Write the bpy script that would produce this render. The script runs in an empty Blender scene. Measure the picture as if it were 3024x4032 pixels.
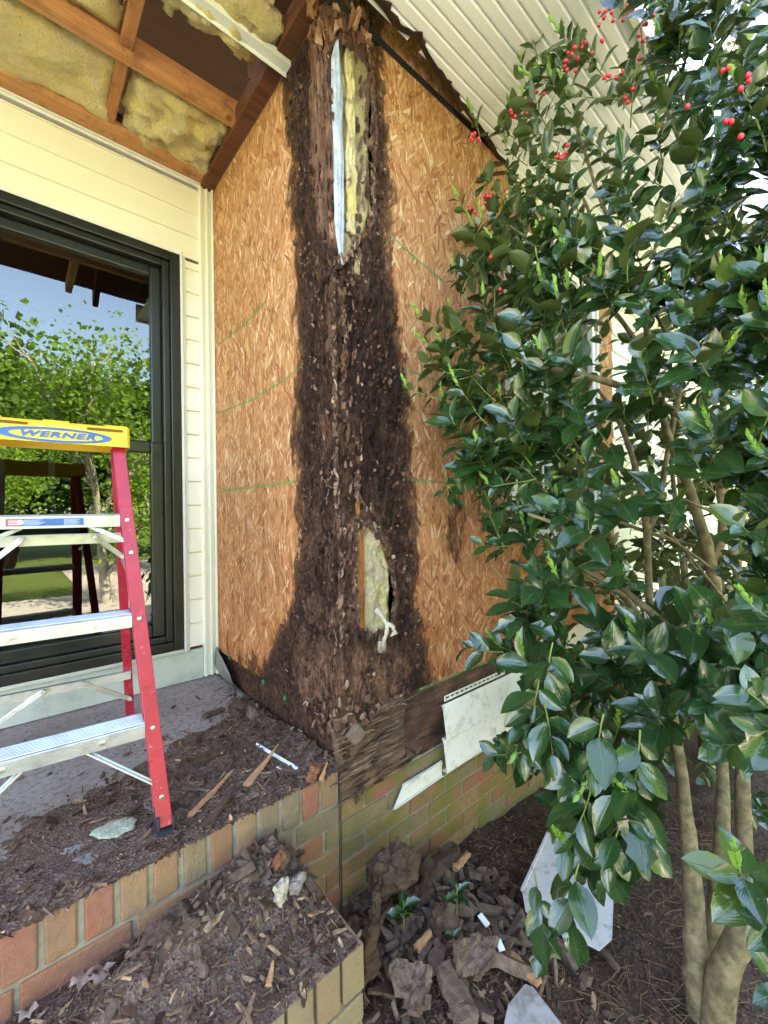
import bpy, math, random
from mathutils import Vector, Matrix, noise
V = Vector
rnd = random.Random(11)
sc = bpy.context.scene
col = sc.collection

# ---------------------------------------------------------------- camera
F = 1664.0                       # focal length in pixels of the 3024 x 4032 photo
CAM = V((-0.762, -1.100, 0.81))
AZ = math.radians(41.1)
RO = math.radians(0.7)
VD = V((math.sin(AZ), math.cos(AZ), 0))
RD0 = V((math.cos(AZ), -math.sin(AZ), 0))
UP0 = V((0, 0, 1))
RD = RD0 * math.cos(RO) - UP0 * math.sin(RO)
UD = RD.cross(VD)
cam_d = bpy.data.cameras.new('camera')
cam = bpy.data.objects.new('camera', cam_d)
col.objects.link(cam)
cam_d.sensor_fit = 'VERTICAL'
cam_d.sensor_height = 36.0
cam_d.lens = 36.0 * F / 4032.0
cam_d.clip_start = 0.02
cam_d.clip_end = 400
m = Matrix((RD, UD, -VD)).transposed().to_4x4()
m.translation = CAM
cam.matrix_world = m
sc.camera = cam

# ---------------------------------------------------------------- light
SUN_EL, SUN_AZ = math.radians(37), math.radians(18)      # azimuth from +Y towards +X
w = bpy.data.worlds.new('World')
sc.world = w
w.use_nodes = True
nt = w.node_tree
nt.nodes.clear()
sky = nt.nodes.new('ShaderNodeTexSky')
sky.sky_type = 'NISHITA'
sky.sun_disc = False
sky.sun_elevation = SUN_EL
sky.sun_rotation = SUN_AZ
sky.ozone_density = 0.8
sky.dust_density = 1.6
sky.air_density = 1.0
bg = nt.nodes.new('ShaderNodeBackground')
bg.inputs[1].default_value = 0.15
wo = nt.nodes.new('ShaderNodeOutputWorld')
nt.links.new(sky.outputs[0], bg.inputs[0])
nt.links.new(bg.outputs[0], wo.inputs[0])
sd = bpy.data.lights.new('sun', 'SUN')
sd.energy = 5.0
sd.angle = math.radians(0.5)
sd.color = (1.0, 0.93, 0.82)
sun = bpy.data.objects.new('sun', sd)
col.objects.link(sun)
sdir = V((math.sin(SUN_AZ) * math.cos(SUN_EL), math.cos(SUN_AZ) * math.cos(SUN_EL), math.sin(SUN_EL)))
sun.rotation_euler = sdir.to_track_quat('Z', 'Y').to_euler()
sun.location = (0, 20, 20)
sc.view_settings.view_transform = 'Standard'
sc.view_settings.look = 'None'
sc.view_settings.gamma = 1
sc.view_settings.exposure = 3.9
try:
    sc.view_settings.use_white_balance = True
    sc.view_settings.white_balance_temperature = 7600
    sc.view_settings.white_balance_tint = 16
except Exception:
    pass
sc.view_settings.use_curve_mapping = False

# ---------------------------------------------------------------- helpers
def ray(px, py):                 # px, py in photo pixels
    return VD + RD * ((px - 1512) / F) + UD * ((2016 - py) / F)
K = 3024 / 1659.0                # the sketch was measured on a 1659 wide view
def hit(px, py, ax, val):        # where a sight line meets the plane x / y / z = val
    px, py = px * K, py * K
    r = ray(px, py)
    t = (val - CAM[ax]) / r[ax]
    return CAM + r * t
def at(px, py, t):               # a point t metres deep
    return CAM + ray(px * K, py * K) * t
def proj(p):
    d = V(p) - CAM
    t = d.dot(VD)
    return (1512 + F * d.dot(RD) / t) / K, (2016 - F * d.dot(UD) / t) / K, t
def lerp(a, b, f): return a + (b - a) * f
def sstep(a, b, x):
    t = min(1, max(0, (x - a) / (b - a)))
    return t * t * (3 - 2 * t)
def fb(p, o=4):                  # fractal noise about -1..1
    s, a, q = 0, 1, V(p)
    for _ in range(o):
        s += a * noise.noise(q)
        q = q * 2.07 + V((3.1, 1.7, 9.2))
        a *= .5
    return s
def interp(tab, x):
    if x <= tab[0][0]: return tab[0][1]
    for (a, va), (b, vb) in zip(tab, tab[1:]):
        if x <= b: return va + (vb - va) * (x - a) / (b - a)
    return tab[-1][1]
def inpoly(x, y, P):
    c = False
    j = len(P) - 1
    for i in range(len(P)):
        xi, yi = P[i]; xj, yj = P[j]
        if (yi > y) != (yj > y) and x < (xj - xi) * (y - yi) / (yj - yi) + xi: c = not c
        j = i
    return c
def polydist(x, y, P):           # signed: positive inside
    d = 1e9
    for i in range(len(P)):
        ax_, ay_ = P[i - 1]; bx_, by_ = P[i]
        dx, dy = bx_ - ax_, by_ - ay_
        t = max(0, min(1, ((x - ax_) * dx + (y - ay_) * dy) / (dx * dx + dy * dy + 1e-12)))
        d = min(d, math.hypot(x - ax_ - t * dx, y - ay_ - t * dy))
    return d if inpoly(x, y, P) else -d

def empty(name, label, cat, loc=(0, 0, 0), group=None):
    o = bpy.data.objects.new(name, None)
    o.empty_display_size = .05
    o.location = loc
    col.objects.link(o)
    tag(o, label, cat, group)
    return o
def tag(o, label=None, cat=None, group=None, kind=None):
    if label: o['label'] = label
    if cat: o['category'] = cat
    if group: o['group'] = group
    if kind: o['kind'] = kind
    return o
def setparent(o, p):
    o.parent = p
    if p.type == 'EMPTY':
        o.matrix_parent_inverse = Matrix.Translation(-p.location)

class MB:
    def __init__(s):
        s.v = []; s.f = []; s.uv = None; s.att = None; s.mi = []
        s.m = 0
    def add(s, vs, fs, uvs=None):
        b = len(s.v)
        s.v.extend([tuple(q) for q in vs])
        for f in fs:
            s.f.append(tuple(i + b for i in f)); s.mi.append(s.m)
        if uvs is not None:
            if s.uv is None: s.uv = []
            s.uv.extend(uvs)
    def box(s, lo, hi):
        x0, y0, z0 = lo; x1, y1, z1 = hi
        s.add([(x0, y0, z0), (x1, y0, z0), (x1, y1, z0), (x0, y1, z0), (x0, y0, z1), (x1, y0, z1), (x1, y1, z1), (x0, y1, z1)],
              [(0, 3, 2, 1), (4, 5, 6, 7), (0, 1, 5, 4), (1, 2, 6, 5), (2, 3, 7, 6), (3, 0, 4, 7)])
    def obox(s, c, u, v, w_, hu, hv, hw):   # oriented box
        c, u, v, w_ = V(c), V(u).normalized(), V(v).normalized(), V(w_).normalized()
        P = []
        for k in (-1, 1):
            for (a, b) in ((-1, -1), (1, -1), (1, 1), (-1, 1)):
                P.append(c + u * hu * a + v * hv * b + w_ * hw * k)
        s.add(P, [(0, 3, 2, 1), (4, 5, 6, 7), (0, 1, 5, 4), (1, 2, 6, 5), (2, 3, 7, 6), (3, 0, 4, 7)])
    def bar(s, a, b, wd, th, side=(0, 0, 1)):   # rectangular bar from a to b; side = direction of wd
        a, b = V(a), V(b)
        d = (b - a).normalized()
        sdv = V(side); sdv = (sdv - d * sdv.dot(d)).normalized()
        t = d.cross(sdv)
        s.obox((a + b) / 2, d, sdv, t, (b - a).length / 2, wd / 2, th / 2)
    def prism(s, poly, ext):                    # closed polygon of 3D points extruded by ext
        n = len(poly); e = V(ext)
        P = [V(q) for q in poly]
        P += [q + e for q in P]
        s.add(P, [tuple(range(n))[::-1], tuple(range(n, 2 * n))] + [(i, (i + 1) % n, n + (i + 1) % n, n + i) for i in range(n)])
    def tube(s, pts, rad, n=8, cap=True):
        pts = [V(p) for p in pts]
        if not isinstance(rad, (list, tuple)): rad = [rad] * len(pts)
        P = []; fs = []
        ref = V((0, 0, 1))
        prev = None
        for i, p in enumerate(pts):
            d = (pts[min(i + 1, len(pts) - 1)] - pts[max(i - 1, 0)]).normalized()
            if prev is None:
                a = ref.cross(d)
                if a.length < .1: a = V((1, 0, 0)).cross(d)
            else:
                a = prev - d * prev.dot(d)
            a.normalize(); prev = a
            b = d.cross(a)
            for k in range(n):
                an = 2 * math.pi * k / n
                P.append(p + (a * math.cos(an) + b * math.sin(an)) * rad[i])
        for i in range(len(pts) - 1):
            for k in range(n):
                k2 = (k + 1) % n
                fs.append((i * n + k, i * n + k2, (i + 1) * n + k2, (i + 1) * n + k))
        if cap:
            fs.append(tuple(range(n))[::-1])
            fs.append(tuple((len(pts) - 1) * n + k for k in range(n)))
        s.add(P, fs)
    def ball(s, c, r, n=8, m_=6, sx=(1, 1, 1), dis=None):
        P = []; fs = []
        c = V(c)
        for i in range(m_ + 1):
            th = math.pi * i / m_
            for k in range(n):
                ph = 2 * math.pi * k / n
                q = V((math.sin(th) * math.cos(ph) * sx[0], math.sin(th) * math.sin(ph) * sx[1], math.cos(th) * sx[2])) * r
                if dis: q = q * (1 + dis(c + q))
                P.append(c + q)
        for i in range(m_):
            for k in range(n):
                k2 = (k + 1) % n
                fs.append((i * n + k, (i + 1) * n + k, (i + 1) * n + k2, i * n + k2))
        s.add(P, fs)
    def grid(s, fn, nu, nv, skip=None):          # fn(i, j) -> point
        P = [fn(i, j) for j in range(nv + 1) for i in range(nu + 1)]
        fs = []
        for j in range(nv):
            for i in range(nu):
                if skip and skip(i, j): continue
                a = j * (nu + 1) + i
                fs.append((a, a + 1, a + nu + 2, a + nu + 1))
        s.add(P, fs)
    def build(s, name, mats, parent=None, smooth=False, bevel=0, origin=False, solid=0, label=None, off=-1):
        me = bpy.data.meshes.new(name)
        vs = s.v
        loc = V((0, 0, 0))
        if parent is None and origin:
            xs = [q[0] for q in vs]; ys = [q[1] for q in vs]; zs = [q[2] for q in vs]
            loc = V(((min(xs) + max(xs)) / 2, (min(ys) + max(ys)) / 2, min(zs)))
            vs = [(q[0] - loc[0], q[1] - loc[1], q[2] - loc[2]) for q in vs]
        me.from_pydata(vs, [], s.f)
        if not isinstance(mats, (list, tuple)): mats = [mats]
        for m_ in mats: me.materials.append(m_)
        if len(mats) > 1: me.polygons.foreach_set('material_index', s.mi)
        if smooth: me.polygons.foreach_set('use_smooth', [True] * len(s.f))
        if s.uv:
            l = me.uv_layers.new(name='UVMap')
            for lp in me.loops: l.data[lp.index].uv = s.uv[lp.vertex_index]
        if s.att:
            for k, vals in s.att.items():
                a = me.attributes.new(k, 'FLOAT', 'POINT')
                a.data.foreach_set('value', vals)
        me.update()
        o = bpy.data.objects.new(name, me)
        o.location = loc
        col.objects.link(o)
        if parent is not None: setparent(o, parent)
        if solid:
            md = o.modifiers.new('thick', 'SOLIDIFY'); md.thickness = solid; md.offset = off
        if bevel:
            md = o.modifiers.new('bevel', 'BEVEL'); md.width = bevel; md.segments = 2; md.limit_method = 'ANGLE'; md.angle_limit = .6
            md.harden_normals = False
        if label: o['label'] = label
        return o

# ---------------------------------------------------------------- materials
class Mat:
    def __init__(s, name, rough=.6, spec=.5, metal=0):
        s.m = bpy.data.materials.new(name); s.m.use_nodes = True
        s.nt = s.m.node_tree
        s.b = s.nt.nodes['Principled BSDF']; s.out = s.nt.nodes['Material Output']
        s.b.inputs['Roughness'].default_value = rough
        s.b.inputs['Specular IOR Level'].default_value = spec
        s.b.inputs['Metallic'].default_value = metal
        s._pos = None
    def n(s, t, ins=None, **at_):
        nd = s.nt.nodes.new('ShaderNode' + t)
        for k, v in at_.items(): setattr(nd, k, v)
        for k, v in (ins or {}).items():
            if isinstance(v, bpy.types.NodeSocket): s.nt.links.new(v, nd.inputs[k])
            else: nd.inputs[k].default_value = v
        return nd
    def set(s, k, v):
        if isinstance(v, bpy.types.NodeSocket): s.nt.links.new(v, s.b.inputs[k])
        else: s.b.inputs[k].default_value = v
    def pos(s):
        if not s._pos: s._pos = s.n('NewGeometry').outputs['Position']
        return s._pos
    def obj(s): return s.n('TexCoord').outputs['Object']
    def map(s, v, sc_=(1, 1, 1), rot=(0, 0, 0), loc=(0, 0, 0)):
        return s.n('Mapping', {0: v, 'Scale': sc_, 'Rotation': rot, 'Location': loc}).outputs[0]
    def noise(s, v, scale=5, det=4, rough=.55, dist=0):
        return s.n('TexNoise', {'Vector': v, 'Scale': scale, 'Detail': det, 'Roughness': rough, 'Distortion': dist}).outputs[0]
    def noisec(s, v, scale=5, det=3):
        return s.n('TexNoise', {'Vector': v, 'Scale': scale, 'Detail': det}).outputs[1]
    def vor(s, v, scale=5, feat='F1', out='Color', rand=1):
        return s.n('TexVoronoi', {'Vector': v, 'Scale': scale, 'Randomness': rand}, feature=feat).outputs[out]
    def ramp(s, f, stops, interp_='LINEAR'):
        nd = s.n('ValToRGB', {0: f})
        cr = nd.color_ramp; cr.interpolation = interp_
        while len(cr.elements) < len(stops): cr.elements.new(.5)
        for e, (p, c) in zip(cr.elements, stops):
            e.position = p
            e.color = (c, c, c, 1) if not isinstance(c, (tuple, list)) else (c[0], c[1], c[2], 1)
        return nd.outputs[0]
    def mix(s, f, a, b, mode='MIX'):
        nd = s.n('Mix', data_type='RGBA', blend_type=mode)
        for i, v in ((0, f), (6, a), (7, b)):
            if isinstance(v, bpy.types.NodeSocket): s.nt.links.new(v, nd.inputs[i])
            elif i == 0: nd.inputs[0].default_value = v
            else: nd.inputs[i].default_value = (v[0], v[1], v[2], 1)
        return nd.outputs[2]
    def math(s, op, a, b=0.0, c=0.0):
        return s.n('Math', {0: a, 1: b, 2: c}, operation=op).outputs[0]
    def mr(s, v, a, b, c=0, d=1):
        return s.n('MapRange', {'Value': v, 'From Min': a, 'From Max': b, 'To Min': c, 'To Max': d}).outputs[0]
    def bump(s, h, strength=.5, dist=.005, nrm=None):
        i = {'Height': h, 'Strength': strength, 'Distance': dist}
        if nrm is not None: i['Normal'] = nrm
        o = s.n('Bump', i).outputs[0]
        s.nt.links.new(o, s.b.inputs['Normal'])
        return o
    def isl(s): return s.n('NewGeometry').outputs['Random Per Island']
    def attr(s, name): return s.n('Attribute', attribute_name=name).outputs['Fac']

def flakes(M, vec):
    """strand-board colour: stretched voronoi strands in several directions laid over each other"""
    c = None; hgt = None
    pal = [(0, (.30, .118, .052)), (.15, (.39, .175, .080)), (.45, (.47, .235, .112)), (.75, (.54, .295, .150)), (.92, (.62, .385, .22)), (1, (.75, .55, .37))]
    dis = M.noisec(vec, 5, 2)
    dv = M.n('VectorMath', {0: dis, 1: (.5, .5, .5)}, operation='SUBTRACT').outputs[0]
    for k, (ang, sx, sy, thr) in enumerate(((.10, 95, 17, 0), (-.30, 80, 14, .42), (.36, 105, 17, .52), (1.3, 75, 20, .84), (-.12, 130, 19, .5), (.75, 115, 20, .82), (-.7, 105, 18, .86))):
        off = M.n('VectorMath', {0: dv, 'Scale': .022}, operation='SCALE').outputs[0]
        vv = M.n('VectorMath', {0: vec, 1: off}, operation='ADD').outputs[0]
        mp = M.map(vv, (1, 1, 1), (0, 0, ang), (k * 3.7, k * 1.3, 0))
        mp = M.map(mp, (sx, sy, 1))
        vo = M.n('TexVoronoi', {'Vector': mp, 'Scale': 1.0, 'Randomness': 1.0}, voronoi_dimensions='2D')
        sep = M.n('SeparateColor', {0: vo.outputs['Color']})
        cc = M.ramp(sep.outputs[0], pal)
        if c is None:
            c = cc; hgt = sep.outputs[1]
        else:
            mask = M.math('GREATER_THAN', sep.outputs[1], thr)
            c = M.mix(mask, c, cc)
            hn = M.n('Mix', {0: mask, 2: hgt, 3: sep.outputs[0]}, data_type='FLOAT')
            hgt = hn.outputs[0]
    gr = M.noise(M.map(vec, (260, 34, 1)), 1, 3, .6)
    c = M.mix(.55, c, M.ramp(gr, [(.25, .32), (.7, .74)]), 'OVERLAY')
    return c, hgt

def mk_osb(name, tint=(1, 1, 1), dark=0):
    M = Mat(name, .75, .25)
    sp = M.n('SeparateXYZ', {0: M.pos()})
    a = M.math('ADD', sp.outputs[0], M.math('MULTIPLY', sp.outputs[1], -1.0))
    vec = M.n('CombineXYZ', {0: a, 1: sp.outputs[2], 2: 0}).outputs[0]
    c, h = flakes(M, vec)
    big = M.noise(vec, 2.2, 3)
    c = M.mix(M.mr(big, .35, .7, 0, .45), c, M.mix(1, c, (.86, .66, .46), 'MULTIPLY'))
    c = M.mix(1, c, tint, 'MULTIPLY')
    c = M.mix(M.mr(M.n('SeparateXYZ', {0: vec}).outputs[1], 1.1, .2, 0, .6), c, M.mix(1, c, (1.0, .72, .50), 'MULTIPLY'))
    rot = M.attr('rot')
    fib = M.noise(M.map(vec, (160, 30, 1)), 1, 5, .65)
    nz = M.noise(M.map(vec, (1, .5, 1)), 16, 9, .74, .4)
    e = M.math('ADD', rot, M.math('MULTIPLY', M.math('SUBTRACT', nz, .5), 2.1))
    e = M.math('ADD', e, M.math('MULTIPLY', M.math('SUBTRACT', fib, .5), .3))
    mask = M.mr(e, .30, .78)
    halo = M.mr(e, -.30, .42)
    c = M.mix(M.math('MULTIPLY', halo, .70), c, M.mix(1, c, (.50, .38, .34), 'MULTIPLY'))
    n2 = M.noise(M.map(vec, (58, 40, 1)), 1, 12, .84, .3)
    n3 = M.noise(vec, 7, 4, .6)
    rc = M.ramp(n2, [(.30, (.010, .005, .004)), (.42, (.036, .017, .012)), (.50, (.090, .043, .031)), (.58, (.17, .088, .064)), (.68, (.38, .25, .19))])
    red = M.ramp(n2, [(.30, (.026, .009, .005)), (.42, (.15, .065, .038)), (.52, (.31, .155, .095)), (.66, (.56, .35, .23))])
    rc = M.mix(M.mr(M.attr('warm'), .2, .8), rc, red)
    pink = M.ramp(M.noise(M.map(vec, (90, 8, 1)), 1, 7, .7), [(.25, (.10, .036, .022)), (.42, (.28, .135, .095)), (.55, (.44, .26, .20)), (.72, (.60, .42, .34))])
    rc = M.mix(M.mr(M.attr('warm'), .82, .98), rc, pink)
    rc = M.mix(M.mr(n3, .42, .66, .0, .6), rc, M.mix(1, rc, (.72, .66, .74), 'MULTIPLY'))
    rc = M.mix(M.math('MULTIPLY', M.attr('blk'), .9), rc, M.mix(1, rc, (.50, .44, .50), 'MULTIPLY'))
    mid = M.noise(M.map(vec, (20, 9, 1)), 1, 5, .7, .8)
    rc = M.mix(1, rc, M.ramp(mid, [(.30, (.42, .40, .42)), (.45, (.80, .78, .78)), (.55, (1.15, 1.1, 1.05)), (.70, (1.9, 1.7, 1.55))]), 'MULTIPLY')
    mold = M.noise(vec, 70, 5, .8)
    md = M.math('MULTIPLY', M.mr(mold, .60, .70), M.mr(M.noise(vec, 5, 2), .56, .64))
    rc = M.mix(M.math('MULTIPLY', md, .6), rc, (.46, .43, .41))
    c = M.mix(mask, c, rc)
    # pencil-green chalk lines of the panel
    M.set('Base Color', c)
    M.set('Roughness', .85)
    hb = M.math('ADD', M.math('MULTIPLY', h, .16), M.math('MULTIPLY', mask, M.math('MULTIPLY', n2, 3.2)))
    crumb = M.vor(M.map(vec, (1, .45, 1)), 90, out='Distance')
    hb = M.math('ADD', hb, M.math('MULTIPLY', mask, M.math('MULTIPLY', crumb, 1.0)))
    M.bump(hb, 1.0, .010)
    return M.m

def mk_wood(name, c0, c1, axis='x', scale=1, knots=True, rough=.7, dirt=None, dthr=.5):
    M = Mat(name, rough, .3)
    sc_ = {'x': (3, 60, 60), 'y': (60, 3, 60), 'z': (60, 60, 3)}[axis]
    mp = M.map(M.pos(), tuple(q * scale for q in sc_))
    g = M.noise(mp, 1, 5, .6, .4)
    c = M.mix(M.mr(g, .3, .7), c0, c1)
    f = M.noise(M.map(M.pos(), tuple(q * scale * 3.5 for q in sc_)), 1, 3)
    c = M.mix(.35, c, M.ramp(f, [(.3, .3), (.7, .7)]), 'OVERLAY')
    if knots:
        v = M.vor(M.map(M.pos(), (6, 6, 6)), 1, out='Distance')
        c = M.mix(M.mr(v, .10, .05, 0, .8), c, tuple(q * .3 for q in c0))
    if dirt:
        d = M.noise(M.pos(), 11, 6, .7)
        c = M.mix(M.mr(d, dthr, dthr + .18, 0, .8), c, dirt)
    M.set('Base Color', c)
    M.bump(M.math('ADD', g, M.math('MULTIPLY', f, .4)), .8, .004)
    return M.m

def mk_plain(name, c, rough=.5, spec=.5, metal=0, var=.12, scale=6, bump=.0, dirt=None, dscale=9, dlo=.55, dhi=.75, bscale=60):
    M = Mat(name, rough, spec, metal)
    n1 = M.noise(M.pos(), scale, 5, .6)
    cc = M.mix(M.mr(n1, .3, .7), tuple(q * (1 - var) for q in c), tuple(min(1, q * (1 + var)) for q in c))
    if dirt:
        d = M.noise(M.pos(), dscale, 8, .72)
        cc = M.mix(M.mr(d, dlo, dhi, 0, .85), cc, dirt)
    M.set('Base Color', cc)
    r = M.noise(M.pos(), 14, 5, .6)
    M.set('Roughness', M.mr(r, .3, .7, rough * .82, min(1, rough * 1.2)))
    if bump: M.bump(M.noise(M.pos(), bscale, 5, .6), bump, .004)
    return M.m

def mk_chips(name, pal, rough=.85):
    M = Mat(name, rough, .2)
    c = M.ramp(M.isl(), pal)
    g = M.noise(M.pos(), 130, 5, .7)
    g2 = M.noise(M.pos(), 40, 4)
    c = M.mix(.7, c, M.ramp(g, [(.3, .25), (.7, .75)]), 'OVERLAY')
    c = M.mix(M.mr(g2, .5, .65, 0, .5), c, (.05, .028, .02))
    M.set('Base Color', c)
    M.bump(g, .8, .003)
    return M.m

def mk_brick(name, moss=0, tan=0):
    M = Mat(name, .85, .25)
    i = M.isl()
    c = M.ramp(i, [(0, (.40, .16, .09)), (.16, (.42, .21, .12)), (.32, (.30, .21, .13)), (.45, (.44, .24, .14)), (.6, (.42, .14, .10)), (.78, (.28, .21, .14)), (.88, (.40, .19, .12)), (1, (.42, .26, .17))], 'CONSTANT')
    n1 = M.noise(M.pos(), 45, 6, .7)
    c = M.mix(M.mr(n1, .35, .7), M.mix(1, c, (.72, .70, .66), 'MULTIPLY'), c)
    n2 = M.noise(M.pos(), 7, 5, .65)
    c = M.mix(M.mr(M.noise(M.pos(), 13, 8, .78), .42, .70, 0, .75), c, (.20, .145, .11))
    if tan: c = M.mix(M.mr(n2, .35, .6, tan * .6, tan), c, (.31, .235, .14))
    if moss: c = M.mix(M.mr(n2, .40, .60, moss * .1, moss), c, (.15, .16, .03))
    sp = M.n('TexNoise', {'Vector': M.pos(), 'Scale': 300, 'Detail': 2})
    M.set('Base Color', c)
    M.bump(M.math('ADD', n1, M.math('MULTIPLY', sp.outputs[0], .4)), 1.0, .006)
    return M.m

def mk_leaf(name, top, top2, under, rough=.22, trans=.15, tc=(.2, .4, .03)):
    M = Mat(name, rough, .5)
    i = M.isl()
    c = M.ramp(i, [(0, top), (.55, top2), (.93, tuple(q * 1.15 for q in top)), (1, (min(1, top[0] * 5 + .02), top[1] * 2.8, top[2] * 1.0))])
    uv = M.n('UVMap').outputs[0]
    s_ = M.n('SeparateXYZ', {0: uv})
    mid = M.math('ABSOLUTE', M.math('SUBTRACT', s_.outputs[0], .5))
    c = M.mix(M.mr(mid, .045, .0, 0, .55), c, (top[0] * 2 + .05, top[1] * 1.6 + .06, top[2] + .02))
    yb = M.noise(M.pos(), 22, 3)
    c = M.mix(M.mr(yb, .45, .75, 0, .35), c, (top[0] * 1.6 + .03, top[1] * 1.25 + .02, top[2] * .8))
    spk = M.noise(M.pos(), 170, 3, .6)
    c = M.mix(M.math('MULTIPLY', M.mr(spk, .64, .70), M.mr(M.noise(M.pos(), 9, 2), .5, .6)), c, (.16, .15, .07))
    bf = M.n('NewGeometry').outputs['Backfacing']
    c = M.mix(bf, c, under)
    M.set('Base Color', c)
    M.set('Roughness', M.math('ADD', M.math('MULTIPLY', bf, .35), M.mr(M.noise(M.pos(), 35, 3), .3, .7, rough * .6, rough * 1.5)))
    wav = M.n('TexWave', {'Vector': M.map(uv, (.8, 1, 1), (0, 0, .6)), 'Scale': 5, 'Distortion': 1.5, 'Detail': 1})
    b = M.math('ADD', M.math('MULTIPLY', wav.outputs[0], .06), M.math('ADD', M.mr(mid, .05, 0, 0, -.35), M.math('MULTIPLY', M.noise(M.pos(), 60, 2), .5)))
    M.bump(b, .45, .003)
    tr = M.n('BsdfTranslucent', {0: (tc[0], tc[1], tc[2], 1)})
    mx = M.n('MixShader', {0: trans, 1: M.b.outputs[0], 2: tr.outputs[0]})
    M.nt.links.new(mx.outputs[0], M.out.inputs[0])
    return M.m

m_osb = mk_osb('osb_sheathing')
m_lumber = mk_wood('framing_lumber', (.44, .20, .08), (.56, .28, .12), 'x', dirt=(.20, .085, .04))
m_lumber_y = mk_wood('framing_lumber_across', (.36, .15, .058), (.46, .21, .088), 'y', dirt=(.16, .07, .032))
m_lumber_z = mk_wood('stud_lumber', (.46, .16, .05), (.60, .26, .10), 'z', .8, dirt=(.10, .04, .02))
m_rot_plank = mk_wood('weathered_rim_board', (.12, .068, .04), (.27, .165, .098), 'x', 1.3, dirt=(.05, .028, .02), dthr=.40)
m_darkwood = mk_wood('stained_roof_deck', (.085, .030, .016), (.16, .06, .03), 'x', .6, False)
m_vinyl = mk_plain('cream_vinyl', (.78, .75, .64), .42, .4, var=.04, scale=2, dirt=(.45, .40, .28), dscale=14, dlo=.66, dhi=.95)
m_vinylw = mk_plain('white_vinyl', (.68, .69, .66), .45, .4, var=.05, scale=3, dirt=(.34, .33, .29), dscale=16, dlo=.56, dhi=.9)
m_soffit = mk_plain('white_soffit_vinyl', (.91, .92, .93), .5, .3, var=.03, scale=2)
m_black = mk_plain('black_window_frame', (.012, .014, .012), .32, .5, var=.3, scale=8)
m_siddirty = mk_plain('dirty_ivory_vinyl', (.76, .74, .66), .5, .35, var=.06, dirt=(.26, .19, .12), dscale=18, dlo=.5, dhi=.78)
m_felt = mk_plain('black_building_paper', (.018, .02, .016), .8, .2, var=.4, scale=30, bump=.4)
m_grey = mk_plain('grey_flashing', (.24, .225, .20), .55, .4, .2, var=.12, scale=10, dirt=(.12, .095, .075), bump=.2)
m_mortar = mk_plain('mortar', (.27, .235, .185), .95, .1, var=.3, scale=30, bump=.6, dirt=(.17, .16, .08), dscale=8)
m_brick = mk_brick('porch_brick', .12, .12)
m_brick_s = mk_brick('step_brick', .12, .85)
m_brick_m = mk_brick('mossy_brick', .8, .0)
m_wrap = mk_plain('house_wrap', (.34, .37, .45), .4, .4, var=.3, scale=30, dirt=(.14, .12, .11), bump=.9, bscale=30)
m_vent = mk_plain('black_vent_plastic', (.015, .015, .015), .5, .4)

def mk_insul(name, c, c2, st=.8):
    M = Mat(name, .95, .1)
    n1 = M.noise(M.pos(), 9, 7, .65, .8)
    n2 = M.noise(M.map(M.pos(), (90, 90, 60)), 1, 6, .75, 1.0)
    cc = M.mix(M.mr(n1, .35, .65), c, c2)
    cc = M.mix(M.mr(M.noise(M.pos(), 7, 6, .7), .48, .70, 0, st), cc, (.36, .25, .16))
    cc = M.mix(.5, cc, M.ramp(n2, [(.3, .3), (.7, .72)]), 'OVERLAY')
    sp = M.noise(M.pos(), 46, 3, .6)
    cc = M.mix(M.mr(sp, .70, .74, 0, .8), cc, (.12, .08, .04))
    M.set('Base Color', cc)
    M.set('Subsurface Weight', .0)
    M.bump(M.math('ADD', n2, M.math('MULTIPLY', n1, 2.5)), 1.0, .016)
    return M.m
m_ins = mk_insul('yellow_fibreglass', (.86, .70, .28), (.82, .70, .42), .30)
m_ins2 = mk_insul('pale_fibreglass', (.66, .56, .26), (.42, .33, .24))
m_tuft = mk_plain('grey_white_fibre', (.43, .38, .29), .95, .1, var=.2, scale=30, bump=1.0, bscale=160)

pal_dark = [(0, (.04, .019, .014)), (.35, (.10, .052, .038)), (.65, (.17, .094, .070)), (.88, (.20, .12, .085)), (.97, (.36, .22, .13)), (1, (.45, .3, .19))]
pal_mid = [(0, (.045, .025, .018)), (.3, (.11, .062, .045)), (.6, (.19, .115, .082)), (.85, (.29, .18, .125)), (.95, (.44, .28, .17)), (1, (.55, .38, .24))]
m_chips = mk_chips('rotten_wood_chips', pal_dark)
m_chips2 = mk_chips('dry_wood_chips', pal_mid)

def mk_soil(name, c0, c1, c2, sc_=1):
    M = Mat(name, .95, .15)
    n1 = M.noise(M.pos(), 18 * sc_, 8, .7)
    v = M.vor(M.map(M.pos(), (1, 1, 1)), 110 * sc_, out='Color')
    s1 = M.n('SeparateColor', {0: v}).outputs[0]
    c = M.mix(M.mr(n1, .35, .65), c0, c1)
    c = M.mix(M.mr(s1, .6, 1, 0, .8), c, c2)
    M.set('Base Color', c)
    vd = M.vor(M.pos(), 110 * sc_, out='Distance')
    M.bump(M.math('ADD', n1, M.math('MULTIPLY', vd, .6)), 1, .01)
    return M.m
m_soil = mk_soil('mulch_soil', (.045, .028, .022), (.095, .060, .046), (.15, .096, .07))
m_dust = mk_soil('rot_dust', (.10, .062, .052), (.20, .130, .108), (.30, .205, .165), 1.4)

def mk_slab():
    M = Mat('dusty_concrete', .85, .2)
    n1 = M.noise(M.pos(), 6, 6, .7)
    n2 = M.noise(M.pos(), 55, 6, .75)
    c = M.mix(M.mr(n1, .3, .7), (.27, .225, .215), (.37, .325, .31))
    c = M.mix(M.mr(n2, .48, .66, 0, .8), c, (.115, .08, .065))
    M.set('Base Color', c)
    M.bump(n2, .5, .004)
    return M.m
m_slab = mk_slab()
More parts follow.
